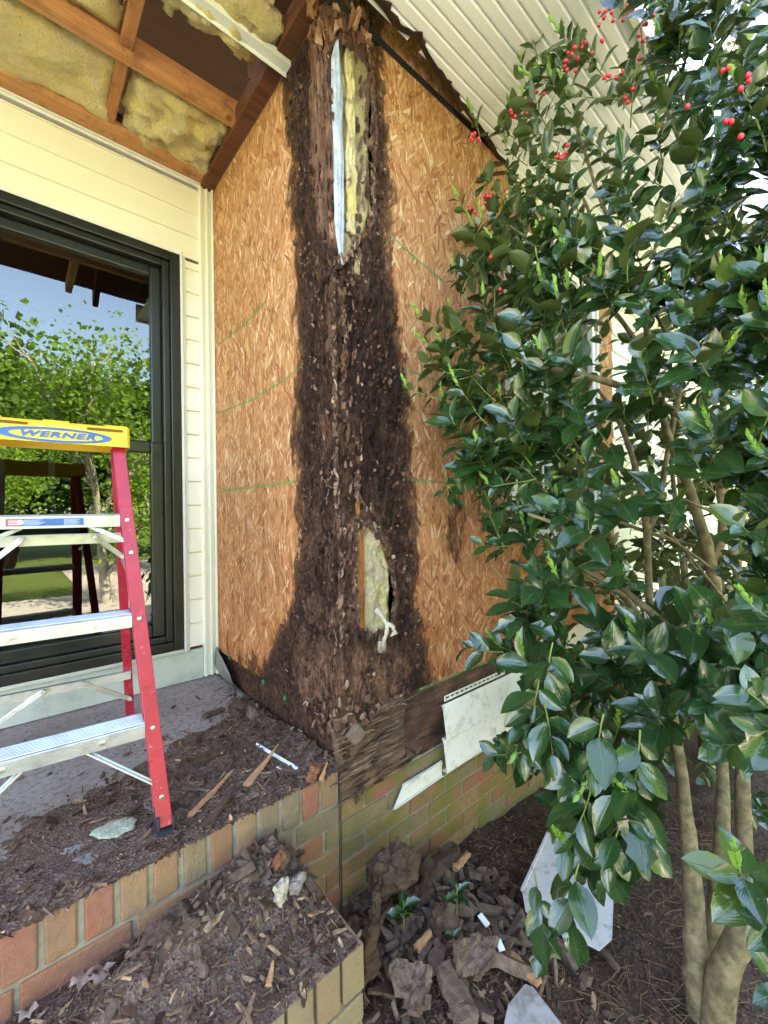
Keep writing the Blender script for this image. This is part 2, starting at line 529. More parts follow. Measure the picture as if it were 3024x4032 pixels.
# ================================================================ SETTING
GZ = -0.50
def ground_h(x, y):
    h = -.52 - .10 * sstep(.2, 1.6, x) - .05 * sstep(-.3, -2.2, y)
    h += .09 * math.exp(-((x - .05) ** 2 / .10 + (y + .14) ** 2 / .05))
    h += .05 * math.exp(-((x - .12) ** 2 / .06 + (y + .45) ** 2 / .05))
    h += .018 * fb((x * 3.2, y * 3.2, 0), 3) + .008 * fb((x * 14, y * 14, 5), 2)
    return h
mb = MB()
N1 = 230
def gfn(i, j):
    x = -1.2 + 4.6 * i / N1; y = -2.3 + 2.32 * j / 116
    return (x, y, ground_h(x, y))
mb.grid(gfn, N1, 116)
tag(mb.build('ground', m_soil, smooth=True), kind='structure')
def far_mat(name, a, b, sc_):
    M = Mat(name, .95, .1)
    n1 = M.noise(M.pos(), sc_, 8, .7)
    M.set('Base Color', M.mix(M.mr(n1, .35, .65), a, b))
    M.bump(n1, .6, .03)
    return M.m
m_lawn = far_mat('lawn_grass', (.09, .13, .03), (.15, .20, .055), 14)
m_drive = far_mat('driveway_concrete', (.50, .45, .39), (.58, .52, .46), 3)
mb = MB()
mb.grid(lambda i, j: (-150 + 300 * i / 60, -150 + 300 * j / 60, -.76 - .0 * i), 60, 60)
tag(mb.build('lawn', m_lawn), kind='structure')
mb = MB(); mb.box((-14, -7.0, -.85), (14, -2.7, -.74)); mb.box((.2, -13, -.85), (2.6, -6.3, -.742))
tag(mb.build('driveway', m_drive), kind='structure')

# ================================================================ HOUSE
HX = empty('house', 'cream sided house with bare strand board walls rotted dark brown at the corner', 'house', (0, 0, -.55))
# boundary tables of the rot, measured along each wall
def tab(pts, ax):
    r = []
    for x, y in pts:
        p = hit(x, y, ax, 0)
        r.append((p.z, p.y if ax == 0 else p.x))
    return sorted(r)
T2 = tab([(616, 150), (625, 300), (640, 450), (642, 600), (650, 800), (636, 900), (648, 1000), (646, 1200), (634, 1300), (612, 1350), (592, 1400), (568, 1440), (562, 1530)], 0)
T3 = tab([(824, 100), (820, 200), (832, 400), (828, 500), (842, 600), (858, 700), (870, 800), (884, 950), (884, 1100), (896, 1200), (900, 1330), (918, 1420), (950, 1500)], 1)
def P3(L): return [(lambda q: (q.x, q.z))(hit(x, y, 1, 0)) for x, y in L]
def P2(L): return [(lambda q: (q.y, q.z))(hit(x, y, 0, 0)) for x, y in L]
H3a = P3([(722, 95), (792, 90), (802, 150), (808, 300), (804, 420), (808, 462), (792, 500), (772, 520), (750, 562), (728, 556), (716, 300)])
H3b = P3([(786, 1128), (812, 1150), (830, 1180), (845, 1230), (853, 1290), (846, 1340), (838, 1368), (802, 1374), (772, 1360), (764, 1300), (765, 1170), (772, 1138)])
R3 = P3([(716, 600), (738, 640), (744, 740), (737, 860), (750, 930), (777, 965), (770, 1060), (792, 1120), (768, 1140), (764, 1360), (738, 1390), (733, 1200), (724, 1000)])
R2 = P2([(690, 610), (715, 600), (722, 900), (716, 960), (700, 760)])
U2 = P2([(672, 90), (712, 95), (722, 530), (690, 500), (668, 330)])      # pinkish bare wood on the left of the strip
BL = P3([(962, 1080), (1000, 1090), (1003, 1140), (985, 1210), (968, 1190), (958, 1130)])
pits2 = P2([(690, 1195), (692, 1368), (700, 1280), (645, 1180), (668, 1260), (648, 1275)])
GL2 = [[(470, 1062), (560, 1050), (640, 1040)], [(470, 893), (540, 866), (600, 830), (640, 800)], [(470, 745), (530, 700), (575, 650)]]
GL3 = [[(870, 1036), (960, 1042), (1060, 1048)], [(905, 1490), (1000, 1450), (1060, 1428)], [(870, 795), (960, 830), (1010, 850)], [(840, 505), (900, 560), (960, 610)]]
def rotval(a, z, ax):
    if ax == 0:
        b = interp(T2, z)
        w_ = .17
    else:
        b = interp(T3, z); w_ = .13
    b += .030 * fb((a * 6, z * 7, 3 + ax), 3) + .012 * noise.noise((a * 40, z * 40, 2))
    r = sstep(b + w_ * .5, b - w_ * .5, a)
    if ax == 1:
        r = max(r, .62 * sstep(-.035, .02, polydist(a, z, BL)) * (.7 + .5 * noise.noise((a * 25, z * 15, 0))))
        r = max(r, .55 * sstep(.28, .17, z) * sstep(.62, .35, a))
        r = max(r, .55 * sstep(1.30, .95, z) * sstep(.60, .15, a) * max(0, fb((a * 12, z * 16, 9), 4)))
    else:
        r = max(r, .5 * sstep(.25, .15, z) * sstep(1.1, .5, a))
    return r
def panel(name, ax, amax, z0, z1, afine, win=None, holes=(), da=.0058, dz=.0072, mat=None, top_dark=0, parent=None, a0=0.0):
    A = []
    a = a0
    while a < min(afine, amax): A.append(a); a += da
    while a < amax - 1e-6: A.append(a); a += .03
    A.append(amax)
    nz = int((z1 - z0) / dz)
    Z = [z0 + (z1 - z0) * j / nz for j in range(nz + 1)]
    rot, warm, dd, blk = [], [], [], []
    P = []
    for z in Z:
        for a in A:
            r = rotval(a, z, ax)
            if top_dark: r = max(r, top_dark * sstep(z0 + .06, z1 - .10, z + .06 * fb((a * 5, z * 5, 1), 3)) * .62)
            wv = 0
            d = 0
            if a < afine + .02:
                f = sstep(.25, .8, r)
                d += f * (.010 * fb((a * 9, z * 4, 60 + ax), 3) + .009 * fb((a * 17, z * 6, ax * 7), 4) + .006 * fb((a * 60, z * 26, 4), 3))
                q = noise.noise((a * 24, z * 14, 11 + ax))
                d -= f * .014 * sstep(.28, .40, q)
                q3 = abs(noise.noise((a * 26, z * 2.1, 40 + ax)) + .3 * noise.noise((a * 40, z * 14, 41)))
                d -= f * .012 * sstep(.045, .0, q3)
                q2 = noise.noise((a * 60, z * 36, 21 + ax))
                d -= f * .007 * sstep(.34, .46, q2)
                if ax == 1:
                    s_ = polydist(a, z, R3) + .009 * noise.noise((a * 60, z * 30, 1))
                    d -= .011 * sstep(-.003, .003, s_)
                    d += .006 * sstep(-.05, -.002, s_) * (1 if s_ < 0 else 0) * f
                    wv = max(wv, .6 * sstep(.0, .01, s_) * (1 if z > 1.0 else .75))
                    for H in holes:
                        s_ = polydist(a, z, H)
                        if s_ > -.05: d += .010 * sstep(-.045, -.004, s_) * max(0, .5 + fb((a * 30, z * 18, 2), 2)); wv = max(wv, .7 * sstep(-.02, 0, s_))
                else:
                    s_ = polydist(a, z, U2)
                    wv = max(wv, 1.25 * sstep(-.02, .02, s_))
                    s_ = polydist(a, z, R2) + .009 * noise.noise((a * 60, z * 30, 1))
                    d -= .014 * sstep(-.003, .003, s_)
                    for (pa, pz) in pits2:
                        g = math.hypot((a - pa), (z - pz) * .7) + .004 * noise.noise((a * 90, z * 90, 0))
                        d -= .03 * sstep(.012, .004, g)
                # crumbled foot of the corner
                d -= .030 * sstep(.10, .02, a + .03 * noise.noise((z * 30, a * 30, 5))) * sstep(.26, .17, z) * f
                d -= .012 * sstep(.022, .004, a + .010 * noise.noise((z * 22, 3, ax))) * f
                wv = max(wv, .8 * sstep(.48, .28, z) * sstep(.36, .16, a))
                wv = max(wv, .55 * sstep(2.12, 2.3, z) * sstep(.16, .08, a))
            blk.append(sstep(.75, .95, z) * sstep(1.75, 1.35, z) * sstep(.03, .07, a) if ax == 1 else .7 * sstep(.9, 1.2, z) * sstep(1.5, 1.3, z) * sstep(.07, .11, a))
            rot.append(r); warm.append(min(1 if wv > 1 else .8, wv + .45 * (noise.noise((a * 9, z * 7, 31)) > .22) * (r > .4)))
            P.append((a, -d, z) if ax == 1 else (-d, a, z))
            dd.append(d)
    na = len(A)
    fs = []
    for j in range(nz):
        for i in range(na - 1):
            ac, zc = (A[i] + A[i + 1]) / 2, (Z[j] + Z[j + 1]) / 2
            if win and win[0] < ac < win[1] and win[2] < zc < win[3]: continue
            jit = .007 * noise.noise((ac * 80, zc * 50, 8)) + .006 * noise.noise((ac * 25, zc * 25, 3))
            if any(polydist(ac, zc, H) + jit > 0 for H in holes): continue
            if ax == 1 and win and ac < .0175 + .006 * noise.noise((zc * 30, 1, 1)) - (.010 if zc < .95 else 0) and .24 < zc < 1.50 and not (1.05 < zc < 1.1): continue
            if ax == 0 and any(math.hypot(ac - pa, (zc - pz) * .8) < .0055 for pa, pz in pits2): continue
            b = j * na + i
            q = (b, b + 1, b + na + 1, b + na)
            fs.append(q if ax == 1 else q[::-1])
    mb = MB(); mb.v = P; mb.f = fs; mb.mi = [0] * len(fs)
    mb.att = {'rot': rot, 'warm': warm, 'blk': blk}
    return mb.build(name, mat or m_osb, parent or HX, smooth=False, solid=.010, off=-1)
w3 = panel('wall_sheathing', 1, 2.2, .150, 2.432, .40, (.975, 1.90, .69, 2.08), [H3a, H3b])
w2 = panel('wall_sheathing', 0, 1.086, .128, 2.425, .36)
w3u = panel('upper_sheathing', 1, 2.2, 2.448, 2.76, .14, top_dark=.5, dz=.012)
w3['label'] = 'front strand board sheet with two rotted holes showing insulation'
w2['label'] = 'strand board sheet on the porch side, rotted black along its outer edge'
mb = MB(); mb.box((.0, -.002, 2.426), (2.2, .02, 2.454)); mb.build('sheathing_seam', m_felt, HX)
# green chalk lines on the sheets
m_chalk = mk_plain('green_chalk', (.16, .26, .12), .95, .05, var=.4, scale=60)
def fade_mat(base):
    M = Mat('faded_green_chalk', .95, .05)
    n1 = M.noise(M.pos(), 70, 6, .75)
    M.set('Base Color', (.15, .34, .12, 1))
    M.set('Alpha', M.mr(n1, .38, .60, .1, .75))
    return M.m
m_chalk = fade_mat(0)
for L, ax in [(q, 0) for q in GL2] + [(q, 1) for q in GL3]:
    mb = MB()
    pts = [hit(x, y, ax, 0) for x, y in L]
    fine = []
    for a, b in zip(pts, pts[1:]):
        for k in range(8): fine.append(a.lerp(b, k / 8))
    fine.append(pts[-1])
    P = []
    for k, p in enumerate(fine):
        wd = .0050 + .0018 * noise.noise(p * 30)
        o = V((-.0009, 0, 0)) if ax == 0 else V((0, -.0009, 0))
        P += [p + o + V((0, 0, wd)), p + o - V((0, 0, wd))]
    mb.add(P, [(2 * k, 2 * k + 1, 2 * k + 3, 2 * k + 2) for k in range(len(fine) - 1)])
    mb.build('chalk_line', m_chalk, HX)

# framing behind the holes
def rough_beam(mb, lo, hi, amp=.003, ax=2, n=60, fr=30):
    cs = [(lo[0], lo[1]), (hi[0], lo[1]), (hi[0], hi[1]), (lo[0], hi[1])]
    ring = []
    K2 = 6
    for a, b in zip(cs, cs[1:] + cs[:1]):
        for k in range(K2): ring.append((lerp(a[0], b[0], k / K2), lerp(a[1], b[1], k / K2)))
    def fn(i, j):
        x, y = ring[i % len(ring)]
        z = lerp(lo[2], hi[2], j / n)
        e = amp * fb((x * fr * 1.5, y * fr * 1.5, z * fr * .25), 4)
        cx, cy = (lo[0] + hi[0]) / 2, (lo[1] + hi[1]) / 2
        dx, dy = x - cx, y - cy
        l = math.hypot(dx, dy) + 1e-6
        return (x + dx / l * e, y + dy / l * e, z)
    mb.grid(lambda i, j: fn(i, j), len(ring), n)
mb = MB(); rough_beam(mb, (.018, .030, .14), (.095, .10, 1.62), .004, n=150)
mb.build('corner_post', mk_wood('dark_corner_post', (.06, .028, .018), (.14, .065, .04), 'z', .8, dirt=(.03, .018, .012)), HX, smooth=False)
mb = MB(); rough_beam(mb, (.076, .0125, .36), (.118, .06, .86), .002, n=70, fr=60)
mb.build('stud', mk_wood('orange_charred_stud', (.20, .065, .02), (.46, .19, .065), 'z', 1.4, False, dirt=(.05, .02, .01)), HX, label='orange cracked stud showing in the lower hole')
# dark cavity backing
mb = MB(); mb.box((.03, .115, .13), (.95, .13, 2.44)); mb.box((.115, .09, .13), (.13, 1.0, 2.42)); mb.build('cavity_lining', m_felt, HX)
# house wrap strip
mb = MB()
def wfn(i, j):
    v = j / 90
    z = lerp(1.60, 2.305, v)
    wd = .026 * min(1, (1 - v) * 9 + .12) * (1 + .25 * noise.noise((0, 0, z * 9))) * min(1, .45 + v * 3)
    u = i / 12 - .5
    x = .020 + .008 * (1 - v) + .006 * noise.noise((0, 3, z * 6)) + u * wd * 1.5
    y = .002 - .010 * math.cos(u * 3) + .006 * fb((u * 5, z * 4, 1), 3) + .003 * noise.noise((u * 14, z * 5, 7))
    return (x, y, z)
mb.grid(wfn, 12, 90)
mb.build('house_wrap_strip', m_wrap, HX, smooth=True, solid=.002)
# insulation in both holes
def batt_v(mb, xs, z0, z1, y0, amp, nu=26, nv=120, taper=None):
    def fn(i, j):
        v = j / nv; z = lerp(z0, z1, v); u = i / nu
        x0, x1 = xs(z)
        x = lerp(x0, x1, u)
        edge = min(u, 1 - u) * 4
        y = y0 - amp * min(1, edge) * .8 + amp * .9 * fb((x * 26, z * 11, 3), 4) + amp * .25 * fb((x * 90, z * 60, 3), 2)
        return (x, y, z)
    mb.grid(fn, nu, nv)
mb = MB(); batt_v(mb, lambda z: (.034 + .01 * noise.noise((0, 0, z * 5)), .175 + .006 * noise.noise((4, 0, z * 9))), 1.60, 2.34, .026, .016)
mb.build('insulation_batt', m_ins2, HX, smooth=True, solid=.02, label='stained yellow insulation in the tall upper hole')
mb = MB()
mb.grid(lambda i, j: (lerp(.058, .088, i / 10) + .008 * noise.noise((i, j * .05, 0)), -.004 + .006 * fb((i * .3, j * .09, 5), 4), lerp(1.72, 2.32, j / 100)), 10, 100)
mb.build('insulation_fluff', m_ins, HX, smooth=True, solid=.01)
mb = MB(); batt_v(mb, lambda z: (.119 + .003 * noise.noise((0, 0, z * 9)), .235 + .010 * noise.noise((4, 0, z * 9)) - .045 * sstep(.62, .86, z)), .36, .86, .024, .018)
mb.build('insulation_batt', mk_insul('yellow_lilac_fibreglass', (.80, .68, .27), (.56, .45, .38)), HX, smooth=True, solid=.02, label='yellow and grey insulation bulging from the lower hole')
# tuft of fibre hanging out of the lower hole
mb = MB()
c0 = at(805, 1325, 1.385); pts = [at(812, 1318, 1.40), at(828, 1335, 1.385), at(838, 1352, 1.375), at(834, 1372, 1.375), at(828, 1392, 1.38), at(822, 1412, 1.39)]
def tuft(mb, pts, rad, amp=.35, n=14, fr=60):
    fine = []; rr = []
    for i in range((len(pts) - 1) * 6 + 1):
        t = i / 6; k = min(int(t), len(pts) - 2); f = t - k
        fine.append(pts[k].lerp(pts[k + 1], f)); rr.append(lerp(rad[k], rad[k + 1], f))
    b = len(mb.v)
    mb.tube(fine, rr, n)
    for i in range(b, len(mb.v)):
        q = V(mb.v[i]); seg = min((i - b) // n, len(fine) - 1)
        c = fine[seg]; mb.v[i] = tuple(c + (q - c) * (1 + amp * fb(q * fr, 3)))
tuft(mb, pts, [.011, .007, .006, .006, .005, .001], .8)
tuft(mb, [at(836, 1345, 1.375), at(848, 1354, 1.372), at(853, 1366, 1.375), at(844, 1374, 1.38)], [.004, .007, .007, .003], .8)
for k in range(60):
    a = at(822 + rnd.uniform(-4, 10), 1385, 1.38); b = a + V((rnd.uniform(-.008, .008), rnd.uniform(-.005, .004), -rnd.uniform(.02, .04)))
    mb.tube([a, a.lerp(b, .5) + V((rnd.uniform(-.003, .003), 0, 0)), b], [.0013, .001, .0003], 4)
mb.build('insulation_tuft', m_tuft, HX, smooth=True, label='pale knotted wisp of fibre hanging from the lower hole')
# splintered head of the corner
mb = MB()
for k in range(46):
    px = rnd.uniform(668, 800); py = rnd.uniform(20, 100)
    p = at(px, py, 1.335 + rnd.uniform(-.02, .05)); L = rnd.uniform(.02, .07); wd = rnd.uniform(.006, .016)
    d = V((rnd.uniform(-.4, .4), rnd.uniform(-.3, .3), rnd.choice((-1, 1)))).normalized()
    s_ = d.cross(V((rnd.uniform(-1, 1), -1, 0))).normalized()
    tt = d.cross(s_)
    q = [p - s_ * wd, p + s_ * wd * .8 - d * .003, p + d * L * .7 + s_ * wd * rnd.uniform(.1, .7), p + d * L, p + d * L * .6 - s_ * wd * rnd.uniform(.2, .9)]
    mb.prism(q, tt * rnd.uniform(.003, .009))
mb.build('splintered_head', mk_chips('reddish_splinters', [(0, (.05, .02, .013)), (.4, (.13, .052, .030)), (.8, (.24, .11, .06)), (1, (.34, .2, .13))]), HX)
# shreds of rot standing proud of the corner and round the holes
mb = MB()
def flake(mb, p, nrm, up, L, wd, th, lift):
    nrm = V(nrm).normalized(); up = (V(up) - nrm * V(up).dot(nrm)).normalized(); s_ = up.cross(nrm)
    n = rnd.randint(5, 7); q = []
    for k in range(n):
        an = 2 * math.pi * (k + rnd.uniform(-.25, .25)) / n
        q.append(p + up * math.sin(an) * L * rnd.uniform(.6, 1) + s_ * math.cos(an) * wd * rnd.uniform(.6, 1) + nrm * (lift * math.sin(an + 1)))
    mb.prism(q, nrm * -th)
for k in range(360):
    z = rnd.uniform(.14, 2.3)
    if rnd.random() < .5:
        a = abs(rnd.gauss(0, .07)); 
        if a > interp(T3, z) - .01 or any(inpoly(a, z, H) for H in (H3a, H3b)): continue
        p = V((a, -.003, z)); n_ = V((rnd.uniform(-.3, .3), -1, rnd.uniform(-.3, .3)))
        if z > 1.62 and a < .15: continue
    else:
        a = abs(rnd.gauss(0, .07))
        if a > interp(T2, z) - .02: continue
        p = V((-.003, a, z)); n_ = V((-1, rnd.uniform(-.3, .3), rnd.uniform(-.3, .3)))
    flake(mb, p, n_, (rnd.uniform(-.2, .2), rnd.uniform(-.2, .2), 1), rnd.uniform(.008, .032), rnd.uniform(.0025, .007), .0015, rnd.uniform(0, .006))
for H in (H3a, H3b, R3):
    for i in range(len(H)):
        a, b = H[i - 1], H[i]; L = math.hypot(a[0] - b[0], a[1] - b[1])
        for k in range(int(L / .006)):
            f = rnd.random(); x = lerp(a[0], b[0], f); z = lerp(a[1], b[1], f)
            if x < .02 and H is not R3: continue
            flake(mb, V((x + rnd.uniform(-.006, .006), -.005, z)), (rnd.uniform(-.5, .5), -1, rnd.uniform(-.4, .4)), (rnd.uniform(-.5, .5), 0, 1), rnd.uniform(.008, .028), rnd.uniform(.003, .008), .002, rnd.uniform(0, .006))
for k in range(3600):
    z = rnd.uniform(.15, 2.3); ax_ = rnd.random() < .55
    a = rnd.random() * ((interp(T3, z) if ax_ else interp(T2, z)) + .01)
    cl = noise.noise((a * 14, z * 9, 5 + 9 * ax_)) + .5 * noise.noise((a * 40, z * 30, 2))
    if cl < rnd.uniform(-.35, .35): continue
    if ax_:
        if any(inpoly(a, z, H) for H in (H3a, H3b)) or (z > 1.6 and a < .15): continue
        p = V((a, -.001 - .010 * max(0, cl), z)); n_ = V((rnd.gauss(0, .6), -1, rnd.gauss(0, .6)))
    else:
        if inpoly(a, z, U2) and rnd.random() < .8: continue
        p = V((-.001 - .010 * max(0, cl), a, z)); n_ = V((-1, rnd.gauss(0, .6), rnd.gauss(0, .6)))
    l_ = .003 + .009 * rnd.random() ** 2
    flake(mb, p, n_, (rnd.gauss(0, .5), rnd.gauss(0, .5), 1), l_, l_ * rnd.uniform(.4, .9), l_ * .35, rnd.uniform(0, .004))
mb.build('rot_shreds', mk_chips('shredded_rot', [(0, (.022, .011, .008)), (.4, (.07, .034, .024)), (.8, (.16, .082, .058)), (.93, (.27, .16, .12)), (1, (.42, .29, .22))]), HX)

# rim boards under the sheathing
def rimboard(name, ax, a0, a1, z0, z1, mat, depth, amp, crack=1):
    mb = MB()
    na, nz = int((a1 - a0) / .008), int((z1 - z0) / .0055)
    rot, warm = [], []
    def fn(i, j):
        a = lerp(a0, a1, i / na); z = lerp(z0, z1, j / nz)
        if ax == 1 and j == 0: z += .012 * noise.noise((a * 9, 0, 0)) + .006 * noise.noise((a * 40, 0, 0)) + .035 * sstep(.25, .42, a)
        d = amp * fb((a * 8, z * 46, 2 + ax), 4)
        q = fb((a * 5, z * 55, 7), 2)
        d -= crack * .007 * sstep(.30, .42, q)
        d -= .03 * sstep(.07, .0, a) * sstep(.06, .14, z)
        rot.append(.85); warm.append(.3)
        return (a, depth - d, z) if ax == 1 else (depth - d, a, z)
    mb.grid(fn, na, nz)
    if ax == 0: mb.f = [q[::-1] for q in mb.f]
    mb.att = {'rot': rot, 'warm': warm}
    return mb.build(name, mat, HX, smooth=False, solid=.03)
rimboard('rim_board', 1, 0.0, .283, -.112, .149, m_rot_plank, .001, .0065)['label'] = 'split brown rotten end of the rim board at the corner'
m_rim2 = mk_osb('wet_rim_board', (.8, .8, .8))
mb = MB()
for k in range(70):
    x = rnd.uniform(-.002, .30); z = rnd.uniform(-.118, .15); l_ = rnd.uniform(.02, .13) * (1.3 if z > .1 else 1); h_ = rnd.uniform(.0012, .0042)
    y = -.004 - rnd.uniform(0, .007)
    tl = rnd.gauss(0, .08)
    q = [V((x - l_ / 2, y, z - h_ * rnd.random())), V((x + l_ * .1, y - .002, z - h_)), V((x + l_ / 2, y, z + tl * l_)), V((x + l_ * .2, y - .001, z + h_)), V((x - l_ * .3, y, z + h_ * .8))]
    mb.prism(q, (0, .004, 0))
mb.build('rim_splinters', mk_chips('rim_splinter_wood', [(0, (.05, .028, .018)), (.35, (.11, .064, .040)), (.8, (.20, .125, .078)), (1, (.30, .20, .13))]), HX)
mb = MB()
for k in range(70):
    f = rnd.random(); a = abs(rnd.gauss(0, .09))
    if rnd.random() < .5: p = V((a, -.010 - rnd.random() * .012, .145 + rnd.gauss(0, .022))); n_ = (rnd.uniform(-.5, .5), -1, rnd.uniform(-.6, .6))
    else: p = V((-.008 - rnd.random() * .010, a, .130 + rnd.gauss(0, .022))); n_ = (-1, rnd.uniform(-.5, .5), rnd.uniform(-.6, .6))
    flake(mb, p, n_, (rnd.uniform(-1, 1), rnd.uniform(-1, 1), 1), rnd.uniform(.008, .024), rnd.uniform(.005, .014), rnd.uniform(.003, .008), rnd.uniform(0, .008))
mb.build('crumbled_ledge', mk_chips('crumbled_rot', [(0, (.03, .015, .010)), (.4, (.11, .055, .036)), (.8, (.24, .13, .085)), (1, (.40, .26, .18))]), HX)
mb = MB()
for k in range(46):
    z = rnd.uniform(1.66, 2.28); x = rnd.uniform(.095, .165)
    flake(mb, V((x, .004, z)), (rnd.uniform(-.5, .5), -1, rnd.uniform(-.3, .3)), (rnd.uniform(-.2, .2), 0, 1), rnd.uniform(.012, .045), rnd.uniform(.004, .010), .003, .004)
mb.build('torn_strands', m_chips, HX)
rimboard('rim_board', 1, 0.287, 1.2, -.080, .149, mk_wood('brown_wet_rim', (.06, .028, .018), (.20, .105, .062), 'x', 1.3, dirt=(.03, .02, .016), dthr=.42), .012, .0035, .3)
rimboard('rim_board', 0, 0.0, 1.086, -.01, .128, m_rim2, .012, .004, .6)
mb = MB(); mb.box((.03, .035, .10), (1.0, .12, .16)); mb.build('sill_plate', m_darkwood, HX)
# green cap nail heads on the porch side
m_green = mk_plain('green_plastic', (.01, .22, .09), .4, .5)
for x, y in ((911, 1480), (1042, 1530), (1128, 1575)):
    p = hit(x / 1.823 if x > 5000 else {911: 498, 1042: 571, 1128: 618}[x], {1480: 1420, 1530: 1472, 1575: 1506}[y], 0, 0)
    mb = MB(); mb.tube([p + V((-.004, 0, 0)), p + V((-.0075, 0, 0))], .0085, 16); mb.build('cap_nail', m_green, HX)

# ---------------------------------------------------------------- foundation and porch bricks
def jit(mb, b0, amt=.0016):
    for i in range(b0, len(mb.v)):
        q = mb.v[i]; mb.v[i] = (q[0] + rnd.uniform(-amt, amt), q[1] + rnd.uniform(-amt, amt) * .8, q[2] + rnd.uniform(-amt, amt))
def brick_rows(mb, x0, x1, ztop, rows, y, pitch=.0645, bl=.193, hh=.056, mort=.010, phase=0, depth=.06, dirn='x', sgn=1):
    for r in range(rows):
        z1 = ztop - r * pitch; z0 = z1 - hh
        x = x0 - ((r + phase) % 2) * (bl + mort) / 2
        while x < x1:
            a, b = max(x, x0), min(x + bl, x1)
            if b - a > .02:
                j = rnd.uniform(-.0015, .0015)
                if dirn == 'x': mb.box((a, y + j, z0), (b, y + depth, z1))
                else: mb.box((y - depth * sgn if sgn > 0 else y, a, z0), (y + j if sgn > 0 else y + depth, b, z1))
            x += bl + mort
PX = empty('brick_porch', 'concrete porch floor edged with upright bricks, strewn with rotten wood', 'porch', (-.9, .3, -.5))
mb = MB(); mb.box((-3.2, .095, -.55), (-.002, 1.3, 0)); mb.build('slab', m_slab, PX)
mb = MB()
x = -.010
k = 0
while x > -3.2:
    j = rnd.uniform(-.002, .002)
    mb.box((x - .056, j, -.099 + rnd.uniform(-.001, .001)), (x, .09, .001 + rnd.uniform(-.002, .001)))
    x -= .066
jit(mb, 0, .002); mb.build('rowlock_edge', m_brick, PX, bevel=.005)
mb = MB(); brick_rows(mb, -3.2, -.004, -.109, 7, .001, phase=0); jit(mb, 0); mb.build('brick_face', m_brick, PX, bevel=.004)
mb = MB(); mb.box((-3.2, .006, -.6), (-.004, .094, -.004)); mb.build('mortar_bed', m_mortar, PX)
# step
SX = empty('porch_step', 'low tan brick step below the porch edge, piled with rotten wood chips', 'step', (-.9, -.17, -.5))
mb = MB(); mb.box((-3.2, -.33, -.7), (-.187, .0, -.172)); mb.build('mortar_bed', m_mortar, SX)
mb = MB()
x = -.177
while x > -3.2:
    mb.box((x - .057, -.342 + rnd.uniform(-.0015, .0015), -.265), (x, -.2, -.166))
    x -= .0665
y = -.195
while y < -.01:
    mb.box((-.30, y, -.265), (-.177 + rnd.uniform(-.001, .001), min(y + .057, -.004), -.166)); y += .0665
mb.box((-.30, -.1995, -.264), (-.1785, -.1985, -.168))
jit(mb, 0); mb.build('step_edge', m_brick_s, SX, bevel=.005)
mb = MB(); brick_rows(mb, -3.2, -.179, -.275, 5, -.3405)
brick_rows(mb, -.335, -.004, -.275, 5, -.177, dirn='y')
jit(mb, 0); mb.build('step_face', m_brick_s, SX, bevel=.004)
# foundation of the front wall
mb = MB(); brick_rows(mb, .006, 2.6, -.109, 9, .003, phase=1, pitch=.0645); jit(mb, 0); mb.build('foundation_bricks', m_brick_m, HX, bevel=.004)
mb = MB(); brick_rows(mb, 2.6, 6.0, -.109, 9, .003, phase=1, pitch=.0645); mb.build('foundation_bricks', m_brick_m, HX)
mb = MB(); mb.box((.002, .009, -.8), (6, .2, -.10)); mb.build('foundation_mortar', m_mortar, HX)
mb = MB(); mb.grid(lambda i, j: (i * .0035 + .0022 * noise.noise((0, 0, j * .21)), .0004, lerp(-.54, .02, j / 70)), 1, 70); mb.build('corner_joint', mk_plain('dark_crack', (.05, .04, .032), .95, .1), HX)
# vent
vt = MB(); vt.box((.81, -.004, -.30), (1.15, .006, -.185)); vo = vt.build('foundation_vent', m_felt, HX)
vt = MB()
for k in range(18): vt.box((.812 + k * .019, -.010, -.298), (.816 + k * .019, -.0045, -.187))
for k in range(6): vt.box((.812, -.0125, -.296 + k * .0205), (1.148, -.0105, -.292 + k * .0205))
vt.build('vent_grille', m_vent, vo)
mb = MB(); mb.prism([(.80, -.03, -.325), (.80, .0, -.325), (.80, .0, -.302), (.80, -.03, -.318)], (.37, 0, 0)); mb.build('vent_sill', m_brick_m, HX)

# ---------------------------------------------------------------- remnants of vinyl siding on the front wall
def course_profile(h, d=.013, n=5):
    """outline of one siding course from bottom lip to top, (out, up)"""
    return [(.0, .0), (d, .0), (d * 1.02, .004), (d * .80, h * .30), (d * .55, h * .62), (d * .38, h * .86), (d * .28, h * .93), (0.001, h * .97), (0.0, h)]
def siding(mb, a0, a1, z0, z1, h, base, ax=1, d=.013, clip=None):
    prof = []
    z = z0
    while z < z1 - .01:
        for o, u in course_profile(h, d):
            if z + u <= z1 + 1e-4: prof.append((o, z + u))
        z += h
    n = len(prof)
    P = []
    for a in (a0, a1):
        for o, z in prof:
            aa = a
            if clip and a == a1: aa = clip(z)
            P.append((aa, base - o, z) if ax == 1 else (base - o, aa, z))
    fs = [(i, n + i, n + i + 1, i + 1) for i in range(n - 1)]
    mb.add(P, fs)
mb = MB(); siding(mb, .467, 1.12, -.188, .062, .125, -.014, d=.024, clip=lambda z: 1.0 + .12 * (z + .188) / .25 + .02 * math.sin(z * 70))
so = mb.build('siding_remnant', m_siddirty, HX, solid=.0015, smooth=False, label='short dirty ivory length of siding left above the bricks')
mb = MB(); mb.box((.497, -.0035, .064), (1.12, -.001, .072)); mb.box((.497, -.0035, .080), (1.12, -.001, .086))
k = .497
while k < 1.12: mb.box((k, -.0035, .072), (k + .008, -.001, .080)); k += .030
mb.build('nailing_hem', m_siddirty, so)
mb = MB(); mb.prism([(.215, -.012, -.222), (.467, -.012, -.213), (.467, -.012, -.150), (.262, -.012, -.160)], (0, .004, 0))
